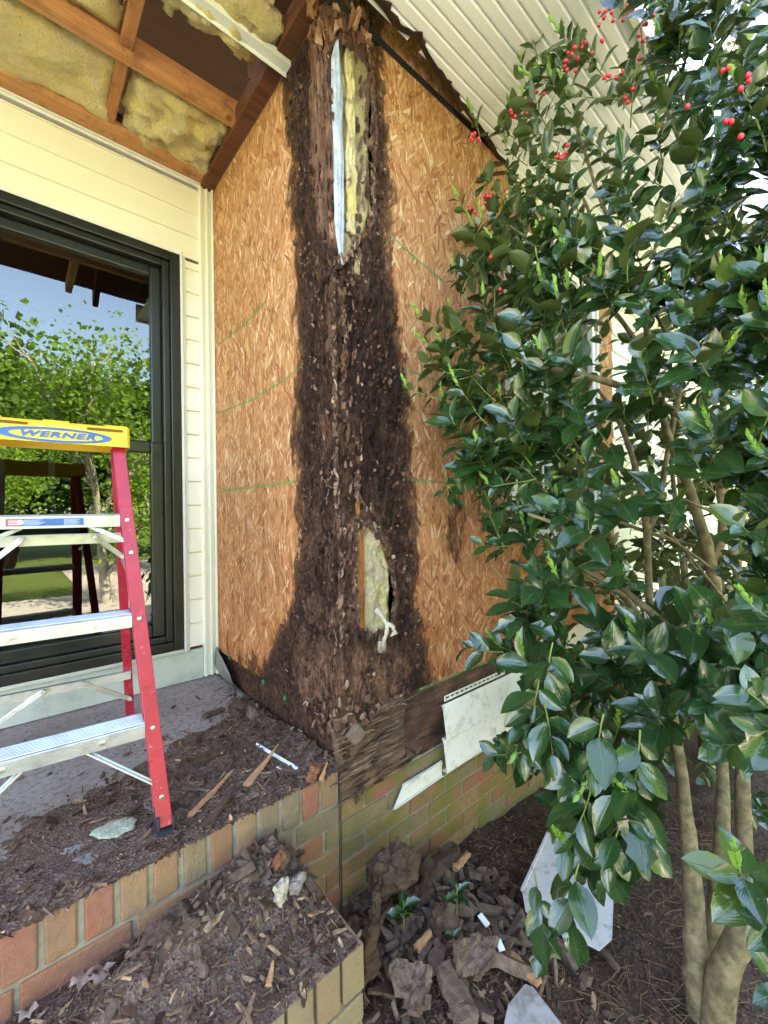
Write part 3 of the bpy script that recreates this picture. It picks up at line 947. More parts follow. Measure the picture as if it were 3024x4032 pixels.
mb.prism([(.215, -.012, -.222), (.467, -.012, -.213), (.467, -.020, -.208), (.218, -.020, -.217)], (0, 0, .004))
mb.box((.262, -.016, -.163), (.467, -.006, -.154))
mb.build('starter_strip', m_siddirty, HX, label='stained starter strip with a cut slanted end')

# ---------------------------------------------------------------- white window of the front wall
def frame_ring(mb, x0, x1, z0, z1, wd, y0, y1):
    mb.box((x0, y0, z0), (x0 + wd, y1, z1)); mb.box((x1 - wd, y0, z0), (x1, y1, z1))
    mb.box((x0 + wd, y0 + .0005, z0), (x1 - wd, y1, z0 + wd)); mb.box((x0 + wd, y0 + .0005, z1 - wd), (x1 - wd, y1, z1))
def mk_glass(name, refl=.26, tint=(.55, .60, .58)):
    M = Mat(name, .02, .5)
    g = M.n('BsdfGlossy', {0: (.92, .97, .95, 1), 'Roughness': 0.0})
    t = M.n('BsdfTransparent', {0: (tint[0], tint[1], tint[2], 1)})
    lw = M.n('LayerWeight', {0: .25})
    f = M.math('ADD', M.math('MULTIPLY', lw.outputs[0], .6), refl)
    wv = M.noise(M.pos(), 1.4, 2)
    bp = M.n('Bump', {'Height': wv, 'Strength': .12, 'Distance': .01})
    M.nt.links.new(bp.outputs[0], g.inputs['Normal'])
    mx = M.n('MixShader', {0: f, 1: t.outputs[0], 2: g.outputs[0]})
    M.nt.links.new(mx.outputs[0], M.out.inputs[0])
    return M.m
m_glass = mk_glass('window_glass', .068, (.42, .47, .46))
mb = MB(); frame_ring(mb, .95, 1.93, .665, 2.105, .028, -.030, .03); W3W = mb.build('window', m_vinylw, HX, bevel=.002, label='white framed window half hidden by the bush')
mb = MB(); frame_ring(mb, .978, 1.902, .693, 2.077, .04, -.018, .03); mb.box((1.018, -.016, 1.36), (1.862, .03, 1.41)); mb.build('window_sash', m_vinylw, W3W, bevel=.002)
mb = MB(); mb.box((1.018, .012, .733), (1.862, .016, 2.037)); mb.build('glass', m_glass, W3W)
mb = MB()
for k in range(1, 3): mb.box((1.018 + .281 * k - .008, .004, .733), (1.018 + .281 * k + .008, .0115, 2.037))
for z in (1.05, 1.72): mb.box((1.018, .005, z - .008), (1.862, .0112, z + .008))
mb.build('glazing_bars', m_vinylw, W3W)
# siding further along the front wall
mb = MB(); siding(mb, 2.2, 6.0, -.10, 2.42, .1149, .006); siding(mb, .98, 2.2, 2.108, 2.42, .1149, .006)
mb.build('siding', m_vinyl, HX, solid=.002)

# ---------------------------------------------------------------- recessed porch wall (y = 1.086)
YW = 1.086
mb = MB()
siding(mb, -3.2, -.066, 2.055, 2.425, .1149, YW - .012)
siding(mb, -.131, -.066, .168, 2.06, .1149, YW - .012)
siding(mb, -3.2, -1.30, .168, 2.06, .1149, YW - .012)
mb.build('siding', m_vinyl, HX, solid=.002)
mb = MB(); mb.box((-3.2, YW, 0), (0.0, YW + .05, .166)); mb.box((-3.2, YW, 2.05), (0, YW + .05, 2.6)); mb.box((-.155, YW, .166), (.0, YW + .05, 2.05)); mb.box((-3.2, YW, .166), (-1.26, YW + .05, 2.05))
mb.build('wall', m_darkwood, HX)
mb = MB()   # corner post trim, stepped
mb.box((-.066, YW - .034, .01), (-.052, YW, 2.43)); mb.box((-.052, YW - .026, .01), (-.034, YW, 2.43)); mb.box((-.034, YW - .036, .01), (-.026, YW, 2.43)); mb.box((-.026, YW - .022, .01), (-.010, YW, 2.43)); mb.box((-.010, YW - .045, .01), (-.002, YW, 2.43))
mb.build('corner_trim', m_vinyl, HX, bevel=.0015)
mb = MB(); mb.box((-3.2, YW - .020, 2.425), (-.002, YW, 2.437)); mb.box((-3.2, YW - .030, 2.437), (-.002, YW + .0, 2.444)); mb.build('top_trim', m_vinylw, HX)
mb = MB(); mb.box((-.158, YW - .032, .150), (-.146, YW, 2.075)); mb.box((-.146, YW - .022, .150), (-.131, YW, 2.07)); mb.box((-3.2, YW - .030, 2.052), (-.158, YW, 2.066))
mb.build('window_channel', m_vinylw, HX, bevel=.0015)
mb = MB(); mb.box((-3.2, YW - .018, .004), (-.068, YW, .150)); mb.box((-3.2, YW - .032, .150), (-.160, YW, .166))
mb.build('skirt_board', mk_plain('weathered_skirt', (.50, .52, .46), .55, .3, var=.08, dirt=(.22, .21, .17), dscale=9, dlo=.5, dhi=.85), HX, bevel=.002)
x0, x1, z0, z1 = -1.255, -.160, .167, 2.052
mb = MB(); frame_ring(mb, x0, x1, z0, z1, .042, YW - .034, YW + .05)
WW = mb.build('window', m_black, HX, bevel=.004, label='large black framed window behind the stepladder')
mb = MB(); frame_ring(mb, x0 + .042, x1 - .042, z0 + .042, z1 - .042, .030, YW - .018, YW + .05); mb.build('window_stop', m_black, WW, bevel=.005)
mb = MB(); frame_ring(mb, x0 + .072, x1 - .072, z0 + .072, 1.150, .053, YW + .002, YW + .034)
mb.build('lower_sash', m_black, WW, bevel=.006)
mb = MB(); frame_ring(mb, x0 + .072, x1 - .072, 1.110, z1 - .072, .045, YW + .018, YW + .05)
mb.build('upper_sash', m_black, WW, bevel=.006)
mb = MB(); mb.box((x0 + .12, YW + .020, z0 + .12), (x1 - .12, YW + .024, 1.10)); mb.build('glass', m_glass, WW)
mb = MB(); mb.box((x0 + .115, YW + .034, 1.15), (x1 - .115, YW + .038, z1 - .115)); mb.build('glass', m_glass, WW)
# room behind the glass
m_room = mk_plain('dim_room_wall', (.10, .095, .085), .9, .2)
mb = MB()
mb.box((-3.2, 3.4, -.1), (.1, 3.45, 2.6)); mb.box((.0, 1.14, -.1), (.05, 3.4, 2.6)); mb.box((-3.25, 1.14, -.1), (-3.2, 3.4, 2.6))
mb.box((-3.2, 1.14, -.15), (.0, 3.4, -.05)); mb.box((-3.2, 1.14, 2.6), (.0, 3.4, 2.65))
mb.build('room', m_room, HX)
mb = MB()
for xx in (-1.02, -.83, -.62, -.35): mb.box((xx, 1.9, .78), (xx + .028, 1.93, 1.98))
mb.box((-1.05, 1.9, .74), (-.30, 1.93, .79)); mb.box((-1.05, 1.9, 1.97), (-.30, 1.93, 2.01)); mb.box((-1.02, 1.902, 1.32), (-.33, 1.928, 1.345))
mb.build('inner_sash', m_vinylw, HX)

# ---------------------------------------------------------------- porch ceiling framing
mb = MB(); mb.box((-3.2, .985, 2.447), (-.002, 1.084, 2.485)); mb.build('wall_plate', m_lumber, HX, bevel=.002)
mb = MB(); mb.box((-3.2, .615, 2.44), (-.004, .655, 2.53)); mb.build('joist', m_lumber, HX, bevel=.002)
mb = MB(); mb.box((-3.2, .02, 2.43), (-.03, .058, 2.57)); mb.build('joist', m_lumber, HX, bevel=.002)
mb = MB(); mb.box((-.470, -.55, 2.462), (-.432, .612, 2.55)); mb.box((-.470, .658, 2.462), (-.432, .984, 2.55)); mb.build('cross_joist', m_lumber_y, HX, bevel=.002)
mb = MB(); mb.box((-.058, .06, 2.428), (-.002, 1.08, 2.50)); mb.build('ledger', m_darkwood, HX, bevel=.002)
for xx in (-2.2, -.30, .3):
    mb = MB(); mb.prism([(xx, -.6, 2.43), (xx, -.6, 2.545), (xx, 1.3, 3.50), (xx, 1.3, 3.385)], (.038, 0, 0))
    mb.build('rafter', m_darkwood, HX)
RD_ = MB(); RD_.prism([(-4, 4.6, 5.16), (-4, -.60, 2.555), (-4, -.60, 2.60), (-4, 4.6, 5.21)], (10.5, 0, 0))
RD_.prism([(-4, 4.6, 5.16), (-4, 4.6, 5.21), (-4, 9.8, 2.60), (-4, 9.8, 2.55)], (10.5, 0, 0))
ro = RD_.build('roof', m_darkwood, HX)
mb = MB()
k = -4.0
P = []
while k < 6.5:
    P.append((k, -.60 - rnd.uniform(.0, .05), 2.585 - rnd.uniform(0, .01))); k += rnd.uniform(.02, .07)
base = [(p[0], -.55, 2.6) for p in P]
mb.add(P + base, [(i, i + 1, len(P) + i + 1, len(P) + i) for i in range(len(P) - 1)])
mb.build('torn_roofing_felt', m_felt, ro, solid=.004)
mb = MB(); mb.box((-4, 1.14, 2.6), (-3.9, 9.2, 2.7)); mb.box((.06, .13, -.5), (6, 9.2, 2.42)); mb.box((-4, 3.5, -.5), (.06, 9.2, 2.42)); mb.build('walls', m_vinyl, HX)

def tri_sheet(name, poly, z, amp, mat, fr=7, res=.014, seed=0, thick=.03, jag=.012, par=None, sag=0, label=None):
    """lumpy sheet in a horizontal plane whose outline is a (ragged) polygon"""
    W = [(lambda q: (q.x, q.y))(hit(x, y, 2, z)) for x, y in poly]
    xs = [q[0] for q in W]; ys = [q[1] for q in W]
    x0, x1, y0, y1 = min(xs) - .02, max(xs) + .02, min(ys) - .02, max(ys) + .02
    nx, ny = int((x1 - x0) / res) + 1, int((y1 - y0) / res) + 1
    P = []; keep = {}; fs = []
    def vid(i, j):
        if (i, j) not in keep:
            x = x0 + i * res; y = y0 + j * res
            e = polydist(x, y, W)
            zz = z + amp * fb((x * fr, y * fr, seed), 4) + amp * .35 * fb((x * fr * 5, y * fr * 4, seed), 3) + .03 * sstep(.05, 0, e) - sag * sstep(0, .12, e)
            keep[(i, j)] = len(P); P.append((x, y, zz))
        return keep[(i, j)]
    for i in range(nx):
        for j in range(ny):
            xc, yc = x0 + (i + .5) * res, y0 + (j + .5) * res
            if polydist(xc, yc, W) + jag * fb((xc * 30, yc * 30, seed), 2) > 0:
                fs.append((vid(i, j), vid(i, j + 1), vid(i + 1, j + 1), vid(i + 1, j)))
    mb = MB(); mb.v = P; mb.f = fs; mb.mi = [0] * len(fs)
    return mb.build(name, mat, par or HX, smooth=True, solid=thick, off=-1, label=label)
tri_sheet('insulation_batt', [(-260, -140), (25, 4), (256, 140), (253, 292), (232, 286), (200, 262), (130, 225), (60, 196), (0, 184), (-260, 60)], 2.46, .014, m_ins, 8, seed=1, label='smooth yellow insulation batt left of the cross joist')
tri_sheet('insulation_batt', [(292, 160), (380, 205), (500, 283), (492, 300), (500, 345), (472, 355), (455, 395), (400, 372), (330, 340), (290, 318), (262, 298), (275, 220)], 2.455, .034, m_ins, 11, seed=2, jag=.016, sag=.015, label='lumpy torn insulation batt nearest the side wall')
tri_sheet('insulation_batt', [(85, -40), (262, -60), (262, 82), (200, 50), (100, 4)], 2.47, .014, m_ins, 7, seed=3, label='insulation batt above the joist at the top')
tri_sheet('insulation_batt', [(330, -40), (355, 40), (368, 66), (384, 42), (425, 80), (470, 102), (545, 158), (562, 138), (600, 128), (622, 78), (560, 10), (500, -50)], 2.43, .030, m_ins, 11, seed=4, jag=.014, sag=.02, label='ragged insulation drooping beside the white strip')
# white channel strip hanging under the framing, running along the wall direction
e = hit(605, 146, 2, 2.41)
mb = MB(); L0 = -3.0
mb.box((L0, e.y - .030, 2.41), (-.004, e.y + .006, 2.4135)); mb.box((L0, e.y - .030, 2.4135), (-.004, e.y - .0275, 2.438)); mb.box((L0, e.y + .0035, 2.395), (-.004, e.y + .006, 2.41))
mb.build('white_channel', m_vinylw, HX, label='thin white metal channel hanging from the ceiling framing')
# soffit
edge = [(-.30, -.12), (.135, -.115), (.20, -.10), (.286, -.125), (.34, -.105), (.449, -.085), (.60, -.070), (.79, -.044), (.94, -.012), (1.05, -.002), (6.4, -.002)]
mb = MB()
ys = []
y = -.60
while y < .0:
    ys += [(y, 0), (y + .031, 0), (y + .034, .007), (y + .041, .007)]
    y += .0447
X = [.0 + 6.4 * k / 220 for k in range(221)]
P = []
n = len(ys)
for x in X:
    for yy, dz_ in ys: P.append((x, yy, 2.42 + dz_))
fs = []
for i in range(220):
    ex = interp(edge, X[i])
    for j in range(n - 1):
        if ys[j][0] > ex + .008: continue
        fs.append((i * n + j, i * n + j + 1, (i + 1) * n + j + 1, (i + 1) * n + j))
mb.add(P, fs); mb.build('soffit', m_soffit, HX, solid=.002)
mb = MB()
x = -.3; P = []
while x < 1.1:
    ey = interp(edge, x); P.append((x, ey + .004 + .014 * noise.noise((x * 22, 1, 0)) * (x < .7) - (rnd.random() < .2) * rnd.random() * .014, ey + .022)); x += .004 + rnd.random() ** 3 * .05
vv = []
for x, a, b in P: vv += [(x, a, 2.4145), (x, b, 2.4145)]
mb.add(vv, [(2 * i, 2 * i + 1, 2 * i + 3, 2 * i + 2) for i in range(len(P) - 1)])
mb.build('torn_felt_edge', mk_plain('brown_torn_felt', (.05, .028, .018), .9, .1, var=.4, scale=30), HX, solid=.004, label='ragged dark felt along the soffit edge')
mb = MB(); mb.box((.0, -.622, 2.40), (6.5, -.602, 2.545)); mb.build('fascia', m_vinyl, HX)
# ================================================================ STEPLADDER
m_frp = mk_plain('red_fibreglass', (.42, .022, .045), .30, .5, var=.12, scale=25, dirt=(.55, .22, .22), dscale=45, dlo=.60, dhi=.72, bump=.1, bscale=200)
m_alu = mk_plain('scuffed_aluminium', (.62, .64, .66), .38, .5, .85, var=.10, scale=10, dirt=(.36, .36, .36), dscale=26, dlo=.5, dhi=.75, bump=.12, bscale=120)
m_yel = mk_plain('yellow_plastic', (.80, .53, .035), .42, .5, var=.05, dirt=(.60, .37, .03), dscale=20, dlo=.62, dhi=.9)
m_blue = mk_plain('blue_print', (.03, .12, .36), .45, .5, var=.12, scale=40)
m_slot = mk_plain('brown_slot', (.20, .07, .015), .7, .3)
m_rub = mk_plain('dark_rubber', (.035, .035, .045), .7, .3)
m_bolt = mk_plain('zinc_rivet', (.60, .62, .60), .35, .5, .9)
LC = V((-.705, .090, 0)); LU = V((.9952, -.0976, 0)); LF = V((-.0976, -.9952, 0))
def L(u, f, z): return LC + LU * u + LF * f + V((0, 0, z))
LAD = empty('stepladder', 'short red fibreglass stepladder with yellow top standing on the porch', 'ladder', tuple(LC))
ZC = 1.022
def fr(z): s = z / ZC; return lerp(.240, .170, s), lerp(0, -.365, s)      # half width, f of the front face
def rr(z): s = z / ZC; return lerp(.215, .162, s), lerp(-.735, -.462, s)  # rear rails, rear face
def rail(name, fn, sgn, zb, zt, depth, fl, front):
    mb = MB()
    th = .0035
    def sec(z):
        h, f = fn(z)
        o = sgn * h
        i1, i2 = o - sgn * fl, o - sgn * th
        if front: f0, f1 = f, f - depth
        else: f0, f1 = f + depth, f
        a = [(o, f0), (o, f1), (i1, f1), (i1, f1 + th), (i2, f1 + th), (i2, f0 - th), (i1, f0 - th), (i1, f0)]
        return [L(u, ff, z) for u, ff in a]
    A, B = sec(zb), sec(zt)
    q = [(i, (i + 1) % 8, 8 + (i + 1) % 8, 8 + i) for i in range(8)]
    mb.add(A + B, q + [(0, 1, 4, 5), (1, 2, 3, 4), (5, 6, 7, 0), (8, 13, 12, 9), (9, 12, 11, 10), (13, 8, 15, 14)])
    return mb.build(name, m_frp, LAD, bevel=.0012)
rails = []
for sgn in (-1, 1):
    r_ = rail('front_rail', fr, sgn, .022, ZC, .062, .034, True)
    rails.append(r_)
    for z in (.243, .12 if False else .517, .795, .700, .085):
        h, f = fr(z)
        mb = MB(); c = L(sgn * (h - .017), f, z)
        mb.tube([c + LF * -.001, c + LF * .0018, c + LF * .003], [.0062, .0062, .003], 14); mb.build('rivet', m_bolt, r_, smooth=False)
    mb = MB()
    h, f = fr(0)
    A = [L(sgn * (h + .003), f + .004, 0), L(sgn * (h + .003), f - .066, 0), L(sgn * (h - .038), f - .066, 0), L(sgn * (h - .038), f + .004, 0)]
    mb.prism(A, (0, 0, .012))
    mb.prism([L(sgn * (h + .003), f + .003, .012), L(sgn * (h + .003), f - .066, .012), L(sgn * (h - .002), f - .066, .012), L(sgn * (h - .002), f + .003, .012)], V((0, 0, .03)))
    mb.prism([L(sgn * (h - .037), f - .004, .012), L(sgn * (h - .037), f - .062, .012), L(sgn * (h - .030), f - .062, .012), L(sgn * (h - .030), f - .004, .012)], V((0, 0, .035)))
    mb.build('foot', m_rub, LAD, bevel=.002)
    rail('rear_rail', rr, sgn, .02, ZC, .036, .026, False)
    h, f = rr(0); mb = MB(); mb.prism([L(sgn * (h + .003), f - .003, 0), L(sgn * (h + .003), f + .04, 0), L(sgn * (h - .03), f + .04, 0), L(sgn * (h - .03), f - .003, 0)], (0, 0, .03)); mb.build('foot', m_rub, LAD, bevel=.002)
# steps
steps = []
for zt in (.256, .530, .811):
    h, f = fr(zt)
    hw = h - .0345
    mb = MB()
    hh = .034
    n = 9
    # ribbed tread profile in (f, z), a bent sheet
    prof = [(f - .002 + .005, zt - hh), (f - .002 + .005, zt - .002), (f + .001, zt)]
    d = .082
    for k in range(n):
        a0 = f - .006 - (d - .012) * k / n; a1 = a0 - (d - .012) / n
        prof += [(a0, zt), (a0 - .0015, zt + .0022), (a1 + .0035, zt + .0022), (a1 + .002, zt)]
    prof += [(f - d, zt), (f - d - .002, zt - .004), (f - d - .002, zt - .026)]
    ps = []
    for u in (-hw, hw):
        for ff, z in prof: ps.append(L(u, ff, z))
    m_ = len(prof)
    mb.add(ps, [(i, i + 1, m_ + i + 1, m_ + i) for i in range(m_ - 1)])
    s_ = mb.build('step', m_alu, LAD, solid=.0018, off=0)
    steps.append(s_)
    for u in (-.5 * hw, .5 * hw):
        mb = MB(); c = L(u, f + .0035, zt - hh / 2); mb.tube([c, c + LF * .0025, c + LF * .0032], [.0065, .0065, .003], 16)
        mb.build('bolt', m_bolt, s_)
    # knee braces under the lowest and the top step
    if zt != .530:
        for sgn in (-1, 1):
            dz = .085 if zt > .5 else .155
            h2, f2 = fr(zt - dz)
            du = .075 if zt > .5 else .135
            mb = MB(); a = L(sgn * (hw - du), f - .02, zt - .030); b = L(sgn * (h2 - .012), f2 - .012, zt - dz)
            mb.bar(a, b, .024, .003, LF); mb.bar(a + V((0, 0, -.001)), b + V((0, 0, -.001)), .003, .012, LF)
            mb.build('knee_brace', m_alu, LAD, bevel=.001)
# sticker on the top step: red and blue with fine white lines
mb = MB(); zt = .811; h, f = fr(zt)
def patch(mb, u0, u1, z0, z1, o): mb.prism([L(u0, f + .0042, z0), L(u1, f + .0042, z0), L(u1, f + .0042, z1), L(u0, f + .0042, z1)], LF * o)
patch(mb, -.105, .062, .7835, .8035, .0006); st = mb.build('label', m_blue, steps[2], label='red and blue sticker with tiny white print')
mb = MB(); patch(mb, -.103, -.072, .7845, .8025, .0009); mb.build('red_field', mk_plain('label_red', (.55, .06, .10), .5), st)
mb = MB()
patch(mb, -.0685, -.068, .7860, .8002, .0009); patch(mb, .0175, .018, .7860, .8002, .0009)
for k in range(5):
    patch(mb, -.068, -.036 + .006 * (k % 3), .7865 + k * .0032, .7874 + k * .0032, .0010)
    patch(mb, .018, .052 - .005 * (k % 2), .7865 + k * .0032, .7874 + k * .0032, .0010)
for k in range(3): patch(mb, -.100, -.076 - .003 * (k == 1), .7875 + k * .0048, .7892 + k * .0048, .0012)
mb.build('fine_print', mk_plain('label_white', (.7, .72, .75), .5), st)
# rear horizontals and braces
for zt, hh in ((.752, .034), (.236, .034)):
    h, f = rr(zt - hh / 2)
    mb = MB(); a = L(-h + .004, f + .040, zt - hh / 2); b = L(h - .004, f + .040, zt - hh / 2)
    mb.bar(a, b, hh, .002, (0, 0, 1)); mb.bar(a + V((0, 0, hh / 2 - .001)) + LF * .008, b + V((0, 0, hh / 2 - .001)) + LF * .008, .002, .018, (0, 0, 1))
    mb.build('rear_bar', m_alu, LAD, bevel=.001)
    for sgn in (-1, 1):
        dz = .085 if zt > .5 else .115
        h2, f2 = rr(zt - dz)
        du = .085 if zt > .5 else .150
        a = L(sgn * (h - du), f + .052, zt - .012); b = L(sgn * (h2 - .010), f2 + .046, zt - dz)
        mb = MB(); mb.bar(a, b, .016, .006, (0, 0, 1))
        mb.tube([a + LF * -.006, a + LF * .008], .007, 12); mb.tube([b + LF * -.006, b + LF * .008], .006, 12)
        mb.build('rear_brace', m_alu, LAD, bevel=.001)
for sgn in (-1, 1):     # folding spreaders between front and rear rails
    h1, f1 = fr(.64); h2, f2 = rr(.70)
    a = L(sgn * (h1 - .012), f1 - .05, .62); b = L(sgn * (h2 - .012), f2 + .035, .66); c = a.lerp(b, .5) + V((0, 0, -.012))
    mb = MB(); mb.bar(a, c, .014, .004, (0, 0, 1)); mb.bar(c, b, .014, .004, (0, 0, 1)); mb.build('spreader', m_alu, LAD)
# yellow cap
cb, ct = 1.020, 1.086
mb = MB()
f0 = -.352; f1 = -.49; hw = .181
A = []
def cap_sec(u):
    e = .006 if abs(u) > hw - .001 else 0
    return [L(u, f0 + .010 - e, cb), L(u, f0 + .004 - e, ct - .010), L(u, f0 - .004, ct - e), L(u, f1 + .004, ct - e), L(u, f1 - .004 + e, ct - .010), L(u, f1 - .010 + e, cb)]
us = [-hw, -hw + .006, -.12, -.119, -.03, -.029, .03, .031, .12, .121, hw - .006, hw]
P = []
for k, u in enumerate(us):
    s_ = cap_sec(u)
    if 3 <= k <= 4 or 7 <= k <= 8: s_ = [q + V((0, 0, -.004)) if 2 <= i <= 3 else q for i, q in enumerate(s_)]
    P += s_
n = 6
fs = [(k * n + i, k * n + i + 1, (k + 1) * n + i + 1, (k + 1) * n + i) for k in range(len(us) - 1) for i in range(n - 1)]
fs += [(0, 5, 4, 3, 2, 1), tuple((len(us) - 1) * n + i for i in range(n))]
mb.add(P, fs)
capo = mb.build('top_cap', m_yel, LAD, solid=.002, off=0)
# lettering frame lies on the front face of the cap
FN = LF.copy()
zax = (L(0, f0 + .004, ct - .010) - L(0, f0 + .010, cb)).normalized()
fnn = LU.cross(zax); 
if fnn.dot(LF) < 0: fnn = -fnn
fc = (L(0, f0 + .004, ct - .010) + L(0, f0 + .010, cb)) / 2 + fnn * .0022
def onface(u, v, o=0): return fc + LU * u + zax * v + fnn * o
def ell(mb, cu, cv, a, b, o0, th, a2=None, b2=None, ou=0, ov=0, n=72):
    P = []
    for k in range(n):
        an = 2 * math.pi * k / n
        P.append(onface(cu + a * math.cos(an), cv + b * math.sin(an), o0 + th))
    if a2:
        for k in range(n):
            an = 2 * math.pi * k / n
            P.append(onface(cu + ou + a2 * math.cos(an), cv + ov + b2 * math.sin(an), o0 + th))
        mb.add(P, [(k, (k + 1) % n, n + (k + 1) % n, n + k) for k in range(n)])
    else: mb.add(P, [tuple(range(n))])
mb = MB(); ell(mb, .0, -.006, .134, .0215, 0, .0006, .108, .0150, .004, .0)
lg = mb.build('logo_ring', m_blue, capo, solid=.0004)
cu = bpy.data.curves.new('lettering', 'FONT'); cu.body = 'WERNER'; cu.size = .0285; cu.extrude = .0003; cu.offset = .0011; cu.shear = .25
cu.align_x = 'CENTER'; cu.align_y = 'CENTER'; cu.space_character = 1.12
to = bpy.data.objects.new('tmp', cu); col.objects.link(to)
bpy.context.view_layer.update()
me = bpy.data.meshes.new_from_object(to); bpy.data.objects.remove(to)
tx = bpy.data.objects.new('lettering', me); me.materials.append(m_blue); col.objects.link(tx)
M4 = Matrix((LU, zax, fnn)).transposed().to_4x4(); M4.translation = onface(.004, -.006, .0012)
me.transform(Matrix.Diagonal((1.42, .80, 1, 1))); me.transform(M4)
tx.parent = lg
for u, w_ in ((-.118, .056), (.118, .046)):
    mb = MB(); P = []
    for k in range(24):
        an = 2 * math.pi * k / 24
        P.append(onface(u + (w_ - .005) * (1 if math.cos(an) > 0 else -1) * min(1, abs(math.cos(an)) * 3) + .005 * math.cos(an), .0215 + .0042 * math.sin(an), .0007))
    mb.add(P, [tuple(range(24))]); mb.build('slot', m_slot, capo, solid=.0004)

# ================================================================ DEBRIS
def chip(mb, p, Ln, Wd, Th, yaw, pitch=0, roll=0):
    n = rnd.choice((4, 5, 5, 6))
    cy, sy = math.cos(yaw), math.sin(yaw)
    d = V((cy * math.cos(pitch), sy * math.cos(pitch), math.sin(pitch)))
    s_ = V((-sy, cy, 0)); up = d.cross(s_)
    s_ = s_ * math.cos(roll) + up * math.sin(roll); up = d.cross(s_).normalized()
    if up.z < 0: up = -up
    q = []
    for k in range(n):
        an = 2 * math.pi * (k + .5 + rnd.uniform(-.3, .3)) / n
        q.append(V(p) + d * Ln * .5 * math.cos(an) * rnd.uniform(.75, 1.1) + s_ * Wd * .5 * math.sin(an) * rnd.uniform(.6, 1.1))
    mb.prism(q, up * Th)
def scatter(mb, n, fxy, fz, ls=(.004, .016), tilt=.35, big=.04, bigl=(.02, .045)):
    k = 0; tries = 0
    while k < n and tries < n * 12:
        tries += 1
        r = fxy()
        if r is None: continue
        x, y = r
        k += 1
        if rnd.random() < big: Ln = rnd.uniform(*bigl); Wd = Ln * rnd.uniform(.07, .34)
        else:
            Ln = ls[0] * (ls[1] / ls[0]) ** rnd.random(); Wd = Ln * rnd.uniform(.14, .55)
        chip(mb, (x, y, fz(x, y) + rnd.uniform(-.001, .003)), Ln, Wd, Ln * rnd.uniform(.03, .12), rnd.uniform(0, 6.3), rnd.gauss(0, tilt), rnd.gauss(0, tilt))
def pmask(x, y):
    b = .68 + .43 * x
    m_ = sstep(b + .12, b - .10, y + .10 * fb((x * 4, y * 4, 3), 3))
    m_ = max(m_, sstep(.16, .02, -x + .06 * noise.noise((y * 9, 0, 0))) * sstep(1.0, .6, y))
    return m_
def ph(x, y):
    m_ = pmask(x, y)
    h = -.006 + m_ * (.011 + .008 * fb((x * 13, y * 13, 8), 4) + .012 * math.exp(-((x + .12) ** 2 + (y - .22) ** 2) / .03))
    h += .03 * sstep(.10, .0, -x) * sstep(.6, .0, y) * (.4 + .6 * sstep(-.3, .5, noise.noise((x * 20, y * 14, 4))))
    return h * sstep(-.002, .05, y) + .002 * sstep(.05, -.002, y)
mb = MB()
mb.grid(lambda i, j: (lerp(-1.6, -.001, i / 210), lerp(.0015, 1.02, j / 140), ph(lerp(-1.6, -.001, i / 210), lerp(.0015, 1.02, j / 140))), 210, 140)
tag(mb.build('wood_dust', m_dust, smooth=True, origin=True), 'brown crumbled wood dust spread over the porch floor', 'debris', kind='stuff')
def pf():
    x = -rnd.random() ** 1.3 * 1.25 - .004; y = rnd.uniform(-.006, 1.0) if rnd.random() < .9 else rnd.uniform(-.008, .06)
    m_ = pmask(x, y)
    return (x, y) if rnd.random() < m_ * .95 + .05 else None
mb = MB(); scatter(mb, 5200, pf, lambda x, y: max(ph(x, y), .0005), big=.08, bigl=(.02, .06))
tag(mb.build('wood_chips', m_chips, origin=True), 'small dark rotten wood chips littering the porch floor', 'debris', kind='stuff')
mb = MB(); scatter(mb, 2000, pf, lambda x, y: max(ph(x, y), .0005) + .002, big=.06, bigl=(.015, .04))
tag(mb.build('pale_wood_chips', m_chips2, origin=True), 'paler wood chips and slivers among the dark litter on the porch', 'debris', kind='stuff')
# step
def sh(x, y):
    h = -.160 + .010 * fb((x * 9, y * 9, 2), 4)
    h += .080 * math.exp(-((x + .27) ** 2 / .026 + (y + .03) ** 2 / .012)) + .030 * math.exp(-((x + .42) ** 2 / .03 + (y + .12) ** 2 / .01)) + .035 * math.exp(-((x + .55) ** 2 / .02 + (y + .10) ** 2 / .004))
    e = min(-.179 - x, y + .342, 1)
    return lerp(-.166, h, sstep(0, .06, e)) + .0005
mb = MB(); mb.grid(lambda i, j: (lerp(-1.3, -.179, i / 170), lerp(-.3405, -.001, j / 60), sh(lerp(-1.3, -.179, i / 170), lerp(-.3405, -.001, j / 60))), 170, 60)
tag(mb.build('wood_dust', m_dust, smooth=True, origin=True), 'heaped brown wood dust covering the brick step', 'debris', kind='stuff')
sf = lambda: (lerp(-1.15, -.183, rnd.random() ** .8), rnd.uniform(-.338, -.004))
mb = MB(); scatter(mb, 3800, sf, sh, big=.09, bigl=(.02, .065), tilt=.5); tag(mb.build('wood_chips', m_chips, origin=True), 'small dark rotten wood chips on the brick step', 'debris', kind='stuff')
mb = MB(); scatter(mb, 2900, sf, sh, big=.16, bigl=(.018, .055), tilt=.5); tag(mb.build('pale_wood_chips', m_chips2, origin=True), 'pale slivers and chips on the brick step', 'debris', kind='stuff')
